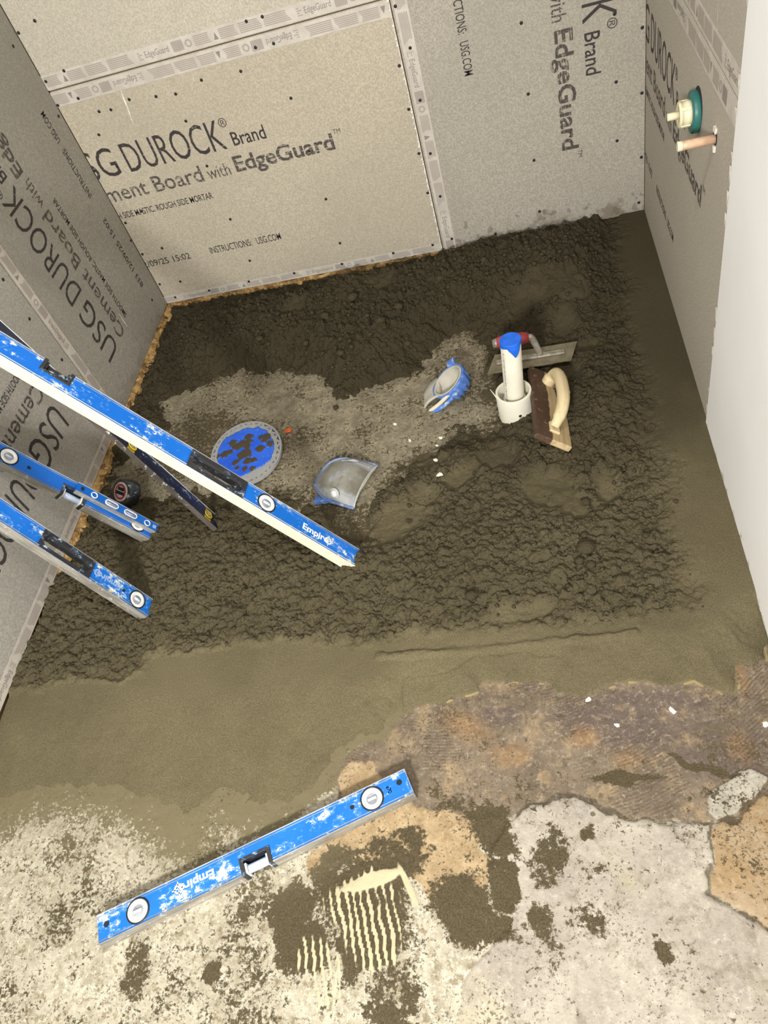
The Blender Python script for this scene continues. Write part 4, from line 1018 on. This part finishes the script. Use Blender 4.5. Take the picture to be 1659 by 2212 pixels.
# --- knee pads
def kneepad(name, mat4, w, l, hgt, shell_m, liner_m, ribs_all, gap_):
    root = empty(name, mat=mat4)
    def wid(s): return w * (1 if s < .42 else math.sqrt(max(0, 1 - ((s - .42) / .58) ** 2)))
    def surf(t, s, off):
        hw = wid(s) + .0005; xx = t * (hw - off); yy = s * (l - off) + (.003 if not ribs_all else .012) * (1 - t * t) * (1 - s)
        zz = (hgt - off) * math.sqrt(max(0, 1 - (xx / (w * 1.04)) ** 2 * .97)) * math.sqrt(max(.0, 1 - max(0, (yy - l * .2) / (l * .83)) ** 2))
        if not ribs_all: zz *= .44 + .56 * float(sm(0, .5, np.array(s)))
        return xx, yy, zz
    def shell(nm, o0, o1, m, s0=0.0, bump=0.0, lift=0.0):
        nt, ns = 44, 34; A_, B_ = [], []
        for j in range(ns + 1):
            s = s0 + (1 - s0) * (1 - (1 - j / ns) ** 1.7) * .9985
            ra, rb = [], []
            for i in range(nt + 1):
                t = -1 + 2 * i / nt; p = surf(t, s, o0)
                if bump:
                    ang = math.atan2(p[0], l * .45 - p[1]); k_ = bump * (0.5 + .5 * math.cos(ang * 13)) * sm(.3, .8, np.array([max(abs(t), s)]))[0]
                    c_ = Vector((p[0], p[1] - l * .35, p[2])).normalized() * k_; p = (p[0] + c_.x, p[1] + c_.y, p[2] + c_.z)
                q_ = surf(t, s, o1); ra.append((p[0], p[1], p[2] + lift)); rb.append((q_[0], q_[1], q_[2] + lift))
            A_.append(ra); B_.append(rb)
        L = [a + b[::-1] for a, b in zip(A_, B_)]
        return G().loops(L, True, True, True, True).obj(nm, m, root)
    sh = shell('shell', 0.0, .004, shell_m, 0.0, .0035 if ribs_all else 0.0)
    shell('foam_liner', .0052, .015, liner_m, gap_, 0.0)
    if not ribs_all:
        pts = [(-1, s) for s in np.linspace(.02, .42, 8)]
        edge = [surf(-1, s, -.001) for s in np.linspace(.0, .995, 40)] + [surf(1, s, -.001) for s in np.linspace(.995, .0, 40)]
        edge = [(a, b, max(c - .001, .003)) for a, b, c in edge]
        G().tube(edge, .0042, 8).obj('rim', M_padrim, root)
        g = G()
        front = [surf(t, 0, -.0005) for t in np.linspace(-1, 1, 25)]; g.tube(front, .0026, 8); g.obj('front_lip', M_padgrey, root)
        g = G()
        for side in (-1, 1):
            for i in range(17):
                s = .10 + .033 * i
                path = [surf(side * t, s, -.0006) for t in np.linspace(.70, .97, 6)]; g.tube(path, .0011, 5)
        rb_ = g.obj('ribs', M_padgrey, root); rb_['kind'] = 'stuff'
        for side in (-1, 1):
            p = Vector(surf(side * .80, .42, -.001)); nn = Vector((side * .8, .1, .6)).normalized()
            rv = G().lathe([(.0085, -.002), (.0085, .001), (.0068, .0025), (.0001, .003)], 20, cap1=False).obj('rivet', M_white, root)
            rv.location = p; rv.rotation_euler = nn.to_track_quat('Z', 'Y').to_euler()
            q_ = G().lathe([(.016, -.003), (.015, .0006), (.0001, .0012)], 24, cap1=False).obj('rivet_pad', M_padgrey, root); q_.location = p; q_.rotation_euler = nn.to_track_quat('Z', 'Y').to_euler()
        p = Vector(surf(-.98, .60, 0)); st_ = G().box(-.012, .012, -.030, .030, -.009, .003, c=.003).obj('strap_tab', M_padblue, root); st_.location = (p.x, p.y, .012); st_.rotation_euler = (0, .3, .35)
    else:
        for yy in (.0, .014):
            g = G(); g.tube(smoothcurve([(-w * .80, .045, .014 + yy), (-w * .88, .012, .012 + yy * .7), (-w * .92, -.020, .008 + yy * .6)], 6), [.0045] * 13, 8); g.obj('prong', M_foam if yy else M_padblue, root)
        for side in (-1, 1):
            p = Vector(surf(side * .97, .34, -.002)); g = G().lathe([(.0095, -.004), (.0095, .002), (.0075, .0035), (.006, .001), (.0001, .0008)], 24, cap1=False).obj('rivet_eye', M_padblue, root)
            g.location = p; g.rotation_euler = Vector((side, 0, .25)).to_track_quat('Z', 'Y').to_euler()
        p = Vector(surf(.95, .6, 0)); st_ = G().box(-.007, .007, -.010, .010, -.008, .004, c=.002).obj('strap_tab', M_padblue, root); st_.location = p
    return root
ax_ = Vector((-.1242, .0491, 0)).normalized(); rx_ = Vector((ax_.y, -ax_.x, 0))
k1 = kneepad('knee_pad', frame_mat(Vector((-.470, 1.222, .0045)), rx_, ax_, Vector((0, 0, 1))), .070, .138, .043, M_pad, M_foam, False, 0.0)
tag(k1, 'scuffed grey domed knee pad lying shell up with blue rim and white rivet', 'knee pad')
# the second pad lies tipped on its side: a ribbed cup with its hollow up and to the left
zc = Vector((-.55, -.05, .83)).normalized(); yc_ = Vector((.83, 0, .55)); yc_ = (yc_ - zc * yc_.dot(zc)).normalized(); xc = yc_.cross(zc)
pc = atz(966, 822, .055)
k2 = empty('knee_pad', mat=frame_mat(pc, xc, yc_, zc))
def cup(a, b, d, rib, off=0.0, n=112, m=22):
    L = []
    for j in range(m + 1):
        f = math.sin(math.pi / 2 * j / m) if j else 0.02
        f = max(f, .02); ring = []
        for i in range(n):
            th = 2 * math.pi * i / n
            k_ = 1 + rib * (.5 + .5 * math.cos(th * 15)) * float(sm(-.5, .1, np.array(math.sin(th)))) * math.sin(math.pi * min(f, .97)) ** .5
            ring.append((a * f * math.cos(th) * k_, b * f * math.sin(th) * k_, -d * math.sqrt(max(0, 1 - f ** 2.6)) * k_ + off))
        L.append(ring)
    return L
outer = cup(.050, .054, .052, .11); inner = cup(.0465, .0505, .0485, 0)
G().loops([l for l in outer] + [l for l in inner[::-1]], True, True).obj('shell', M_padblue, k2)
lo_ = cup(.0462, .0502, .0482, 0); li_ = cup(.039, .043, .034, 0, .001)
G().loops([l for l in lo_] + [l for l in li_[::-1]], True, True).obj('foam_liner', M_foamgrey, k2)
tg = []
for j in range(9):
    t = j / 8; yy = -.034 - .068 * t; zz = -.006 + .008 * math.sin(t * 3.0) - .004 * t; hw = .034 - .003 * t
    tg.append([(-hw, yy, zz + .010 * (1 - t)), (-hw * .5, yy, zz), (hw * .5, yy, zz), (hw, yy, zz + .010 * (1 - t)), (hw, yy, zz + .010 * (1 - t) - .006), (hw * .5, yy, zz - .006), (-hw * .5, yy, zz - .006), (-hw, yy, zz + .010 * (1 - t) - .006)])
G().loops(tg, True, True, True, True).obj('liner_flap', M_foamgrey, k2)
for q0, mt in ((0, M_foam), (.013, M_padblue)):
    G().tube(smoothcurve([(.046 + q0 * .3, .000, -.006 - q0), (.047 + q0 * .4, -.040, -.012 - q0 * .8), (.044 + q0 * .5, -.088, -.016 - q0 * .3)], 6), [.0056] * 13, 10).obj('prong', mt, k2)
for sx in (1, -1):
    ry = G().lathe([(.0105, -.004), (.0105, .002), (.008, .004), (.0065, .0012), (.0001, .001)], 24, cap1=False).obj('rivet_eye', M_padblue, k2)
    ry.location = (.0475 * sx, .012, -.010); ry.rotation_euler = Vector((sx, 0, .25)).to_track_quat('Z', 'Y').to_euler()
st_ = G().box(-.010, .010, -.012, .012, -.006, .006, c=.003).obj('strap_tab', M_padblue, k2); st_.location = (-.050, .020, .004)
tag(k2, 'ribbed blue knee pad tipped hollow side up showing its pale liner', 'knee pad')

# --- tape measure
zt = zat(-1.155, 1.29)
tm = empty('tape_measure', mat=Matrix.Translation((-1.150, 1.258, zt + .005)) @ Matrix.Scale(1.12, 4) @ Matrix.Rotation(math.radians(-28), 4, 'Z') @ Matrix.Rotation(math.radians(38), 4, 'X'))
def sq(r, n, p=2.7): 
    return [(r * math.copysign(abs(math.cos(a)) ** (2 / p), math.cos(a)), r * math.copysign(abs(math.sin(a)) ** (2 / p), math.sin(a))) for a in (2 * math.pi * i / n for i in range(n))]
def sqloop(r, z): return [(a, b * .9 + .002 + .031, z) for a, b in sq(r, 36)]
G().loops([sqloop(.029, .0), sqloop(.034, .004), sqloop(.034, .028), sqloop(.029, .034)], True, True).obj('case', M_blackdirty, tm)
lb = G().lathe([(.0235, .033), (.0235, .0352), (.021, .0358), (.0001, .0360)], 32, (0, .033, 0), cap1=False).obj('label_disc', M_taper, tm)
G().lathe([(.0195, .0362), (.0165, .0366), (.0140, .0362)], 32, (0, .033, 0), cap0=False, cap1=False).obj('red_ring', M_red, lb)
g = G(); g.box(-.015, .015, .026, .034, .0360, .0366); g.box(-.010, .012, .036, .044, .0360, .0366); g.obj('dark_print', M_hole, lb)
G().box(-.044, -.026, .0, .016, .006, .028, c=.002).obj('tape_mouth', M_blackdirty, tm)
g = G(); g.box(-.050, -.0435, .001, .004, .008, .026); g.box(-.0515, -.0500, -.006, .006, .008, .026); g.obj('tape_hook', M_alu, tm)
tag(tm, 'small black tape measure with a red and white label by the left wall', 'tape measure')

# --- drain riser
px, py = -.0875, 1.4127
dp = empty('drain_pipe', (px, py, 0))
hc = .083
g = G().lathe([(.0445, -.01), (.0445, hc - .001), (.0437, hc), (.0392, hc), (.0385, hc - .001), (.0385, .0)], 56, cap0=False, cap1=False); g.obj('coupling', M_pvc, dp)
lean_x = .012
rp = G()
def rl(r, z): return [(lean_x * (z - .05) / .19 + r * math.cos(2 * math.pi * i / 44), .0 + r * math.sin(2 * math.pi * i / 44), z) for i in range(44)]
rp.loops([rl(.0242, .0), rl(.0242, .238), rl(.0236, .239), rl(.020, .239)], False, True); ro = rp.obj('riser_pipe', M_pvc, dp)
G().loops([rl(.0275, .0), rl(.0275, .060), rl(.0265, .063), rl(.0243, .063)], False, False).obj('bushing', M_pvc, dp)
# blue tape cap: disc and uneven skirt
N = 56; zb_ = []
for i in range(N):
    a = 2 * math.pi * i / N; d = (a - math.radians(292) + math.pi) % (2 * math.pi) - math.pi
    zb_.append(.2405 - (.016 + .022 * max(0, 1 - abs(d) / .62) ** .9 + .003 * math.sin(a * 5)) if abs(d) < .62 else .2405 - .012 - .002 * math.sin(a * 4))
def tl_(r, zf): return [(lean_x * (zf(i) - .05) / .19 + r * math.cos(2 * math.pi * i / N), r * math.sin(2 * math.pi * i / N), zf(i)) for i in range(N)]
g = G().loops([tl_(.0248, lambda i: zb_[i]), tl_(.0256, lambda i: zb_[i] + .001), tl_(.0256, lambda i: .2395), tl_(.0248, lambda i: .2412), tl_(.001, lambda i: .2412)], False, True, smooth=False)
g.obj('tape_cap', M_tapeblue, dp)
# printed line down the riser
g = G(); V, F = glyphs('0-117471NSF-PW-DWV PVC 1120 SCH 40')
th0 = math.radians(215)
P = []
for a, b in V:
    z = .215 - a * .150; t = th0 + (b * .0046) / .0242
    P.append((lean_x * (z - .05) / .19 + .0245 * math.cos(t), .0245 * math.sin(t), z))
me = bpy.data.meshes.new('pipe_print'); me.from_pydata(P, [], F); me.update(); link('pipe_print', me, M_hole, ro)
dt_ = G().lathe([(.0042, -.001), (.0036, .0012), (.0001, .001)], 12, cap1=False).obj('grit_spot', M_hole, dp)
dt_.location = (.010, -.0436, .036); dt_.rotation_euler = Vector((.2, -1, .1)).to_track_quat('Z', 'Y').to_euler()
tag(dp, 'white plastic drain pipe capped with blue tape, standing in a wide coupling', 'pipe')
sl_ = G().add([(-.003, -.001, 0), (.003, -.001, 0), (.0006, .0, .07), (-.0006, 0, .07), (-.003, .001, 0), (.003, .001, 0), (.0006, .001, .07), (-.0006, .001, .07)], [(0, 1, 2, 3), (4, 5, 6, 7), (0, 1, 5, 4), (1, 2, 6, 5), (2, 3, 7, 6), (3, 0, 4, 7)]).obj('plastic_sliver', M_pvc)
sl_.location = (px - .030, py - .008, .045); sl_.rotation_euler = (.0, -.35, .3)
tag(sl_, 'thin white plastic sliver standing between drain pipe and coupling', 'sliver')

# --- steel trowel
z0 = .046
cs = [Vector(atz(u, v, z0)) for u, v in ((1052.6, 809.8), (1234, 779.5), (1246.8, 738), (1068.7, 767.6))]
org = cs[0]; ux = (cs[1] - cs[0]).normalized(); uy = Vector((-ux.y, ux.x, 0)); lt = (cs[1] - cs[0]).length; wt = (cs[3] - cs[0]).dot(uy)
tr = empty('steel_trowel', mat=frame_mat(org, ux, uy, Vector((0, 0, 1))))
loc = [((c - org).dot(ux), (c - org).dot(uy)) for c in cs]
g = G(); g.add([(a, b, z) for z in (0, .0016) for a, b in loc], [(0, 1, 2, 3), (4, 5, 6, 7), (0, 1, 5, 4), (1, 2, 6, 5), (2, 3, 7, 6), (3, 0, 4, 7)]); g.obj('blade', M_steel, tr)
ym = wt * .50
g = G(); g.box(.026, lt - .012, ym - .0085, ym + .0085, .0016, .0085, c=.003); g.obj('mounting_bar', M_steelbar, tr)
pxx = lt * .62
g = G(); g.tube(smoothcurve([(pxx + .007, ym, .008), (pxx + .002, ym, .030), (pxx - .005, ym, .054), (pxx - .010, ym, .066), (pxx - .020, ym, .069)], 5), [.0085] * 8 + [.009] * 8 + [.0105] * 5, 10, .7); g.obj('shank', M_steelbar, tr)
g = G(); g.tube([(pxx - .016, ym, .069), (pxx - .030, ym, .0695), (pxx - .065, ym, .070), (pxx - .090, ym, .069), (pxx - .100, ym, .068)], [.0125, .0155, .0165, .0155, .0115], 16); g.obj('handle', M_red, tr)
g = G(); g.tube([(pxx - .092, ym, .069), (pxx - .108, ym, .068)], [.0135, .0105], 14); g.obj('handle_tip', M_steelbar, tr)
tag(tr, 'flat steel trowel with red handle lying behind the drain pipe', 'trowel')

# --- wooden float leaning on the coupling
Mf = np.array([[.8049, -.0125, .5933], [-.0815, .988, .1313], [-.5878, -.154, .7942]]); kf = 1.012
Pf = CC + (np.array([-.0373, 1.2109, .1278]) - CC) * kf; wf, lfl = .0903 * kf, .29 * kf
wfr = empty('wooden_float', mat=frame_mat(Pf, Mf[:, 0], Mf[:, 1], Mf[:, 2]))
G().box(0, wf, 0, lfl, -.016, 0, c=.0025).obj('board', M_wood, wfr)
pth = smoothcurve([(.047, lfl * .83, -.002), (.047, lfl * .835, .018), (.048, lfl * .80, .036), (.049, lfl * .68, .047), (.050, lfl * .52, .050), (.050, lfl * .38, .047), (.049, lfl * .27, .036), (.047, lfl * .20, .020), (.045, lfl * .165, .004)], 5)
nP = len(pth); rad = [.0135 + .0015 * math.sin(i / nP * math.pi) - (.002 if i > nP * .85 else 0) + (.003 if i < 5 else 0) for i in range(nP)]
G().tube(pth, rad, 18, 1.05).obj('handle', M_wood2, wfr)
G().box(.034, .060, lfl * .10, lfl * .22, -.001, .006, c=.002).obj('handle_foot', M_wood2, wfr)
sc_ = G().lathe([(.0035, .0), (.003, .0012), (.0001, .0014)], 12, cap1=False).obj('screw', M_white, wfr); sc_.location = (.0635, lfl * .46, .056); sc_.rotation_euler = (0, .9, 0)
tag(wfr, 'wooden float with curved handle leaning against the white drain coupling', 'float')

# --- shower stub-outs on the right wall
sv = empty('shower_valve', (XR, 1.555, .602))
def xl(g, prof, n, o=(0, 0, 0)): return g.lathe([(r, -h_) for r, h_ in prof], n, o, 'x')
xl(G(), [(.036, -.002), (.036, .0), (.0355, .001), (.001, .0015)], 36, (0, -.001, .009)).obj('wall_cutout', M_hole, sv)
g = G(); xl(g, [(.0375, .001), (.0385, .003), (.0385, .013), (.037, .0145), (.020, .0145)], 40); g.obj('plaster_guard', M_green, sv)
g = G(); xl(g, [(.0235, .014), (.0235, .022), (.0225, .023), (.0225, .031), (.0235, .0315), (.0235, .036), (.022, .037), (.010, .0365), (.010, .034)], 36); cp = g.obj('cartridge_cover', M_ivory, sv)
for i in range(4):
    a = math.pi / 4 + math.pi / 2 * i; q_ = G().box(-.034, -.016, -.0035, .0035, -.0012, .0012, c=.0005).obj('grip_rib', M_ivory, cp); q_.location = (0, .0238 * math.cos(a), .0238 * math.sin(a)); q_.rotation_euler = (a + math.pi / 2, 0, 0)
g = G(); xl(g, [(.0072, .034), (.0072, .056), (.0064, .057)], 12); g.obj('stem', M_ivory, sv)
tag(sv, 'shower valve with green round guard and ivory plastic stem on the right wall', 'valve')
cs_ = empty('copper_stub_pipe', (XR, 1.405, .617))
xl(G(), [(.016, -.002), (.016, .0006), (.001, .0009)], 24, (0, .002, .004)).obj('wall_cutout', M_hole, cs_)
g = G(); xl(g, [(.0082, -.01), (.0082, .056), (.008, .057)], 24); g.obj('pipe', M_copper, cs_)
g = G(); xl(g, [(.0088, .055), (.0088, .064), (.0083, .065)], 24); g.obj('end_cap', M_ivory, cs_)
G().box(-.004, .001, -.009, .007, .012, .022, c=.001).obj('plaster_bit', M_paper, cs_); G().box(-.004, .001, -.008, .002, -.022, -.011, c=.001).obj('plaster_bit', M_paper, cs_)
tag(cs_, 'copper stub pipe with ivory cap poking out below the shower valve', 'pipe')

# --- small debris
def chip(u, v, r, mat, name, label, cat, group=None, flat=.5, seed=0, zoff=0.0):
    rg_ = np.random.default_rng(seed); p = atz(u, v, .02); z = zat(p[0], p[1]); p = atz(u, v, z)
    V = iv * (1 + .7 * (rg_.random((len(iv), 1)) - .5)) * r * np.array([1.2, .9, flat])
    a = rg_.uniform(0, 6.28); c, s = math.cos(a), math.sin(a)
    V = np.stack([V[:, 0] * c - V[:, 1] * s, V[:, 0] * s + V[:, 1] * c, V[:, 2]], 1)
    me = bpy.data.meshes.new(name); me.from_pydata(V.tolist(), [], ifc.tolist()); me.update()
    o = link(name, me, mat); o.location = (p[0], p[1], z + r * flat * .35 + zoff); tag(o, label, cat, group); return o
for i, (u, v, r, lb_) in enumerate(((853, 917, .0052, 'white plaster chip furthest left, on the grey slab between the two knee pads'),
        (885, 952, .0045, 'small white plaster chip just right of the leftmost chip'),
        (953, 946, .006, 'white plaster chip nearest the drain pipe, topmost of a loose column of four'),
        (944, 963, .0045, 'smallest white plaster chip, second from top in the column of four before the drain'),
        (942, 995, .006, 'white plaster chip third from top in the column of four before the drain'))):
    chip(u, v, r, M_chip, 'plaster_chip', lb_, 'chip', 'white plaster chips on the mortar', seed=i)
chip(949, 1026, .008, M_chip, 'plaster_chip', 'largest cream plaster chip, lowest in the column of four before the drain', 'chip', 'white plaster chips on the mortar', seed=55)
chip(623, 932, .0085, M_orange, 'orange_scrap', 'small round orange scrap beside the oval knee board', 'scrap', flat=.45, seed=60, zoff=.002)
for i, (u, v, r, lb_) in enumerate(((1270, 1512, .0055, 'round white paint spot nearest the mortar edge, leftmost on the grey-brown floor'),
        (1333, 1567, .0045, 'small round white paint spot, second from the left on the grey-brown floor'),
        (1452, 1535, .006, 'elongated white paint spot midway along the grey-brown floor near the mortar'),
        (1600, 1573, .004, 'small white paint spot right of the elongated one on the grey-brown floor'),
        (1535, 1627, .003, 'tiny white paint fleck just above the pale grey stone patch'),
        (1655, 1565, .006, 'white paint spot at the right edge of the photo on the grey-brown floor'))):
    chip(u, v, r, M_chip, 'paint_spot', lb_, 'paint spot', 'white paint spots on the old floor', flat=.12, seed=80 + i)
chip(1242, 2150, .0035, M_orange, 'orange_shaving', 'tiny orange-red shaving on the pale floor at the bottom', 'scrap', flat=.3, seed=91)
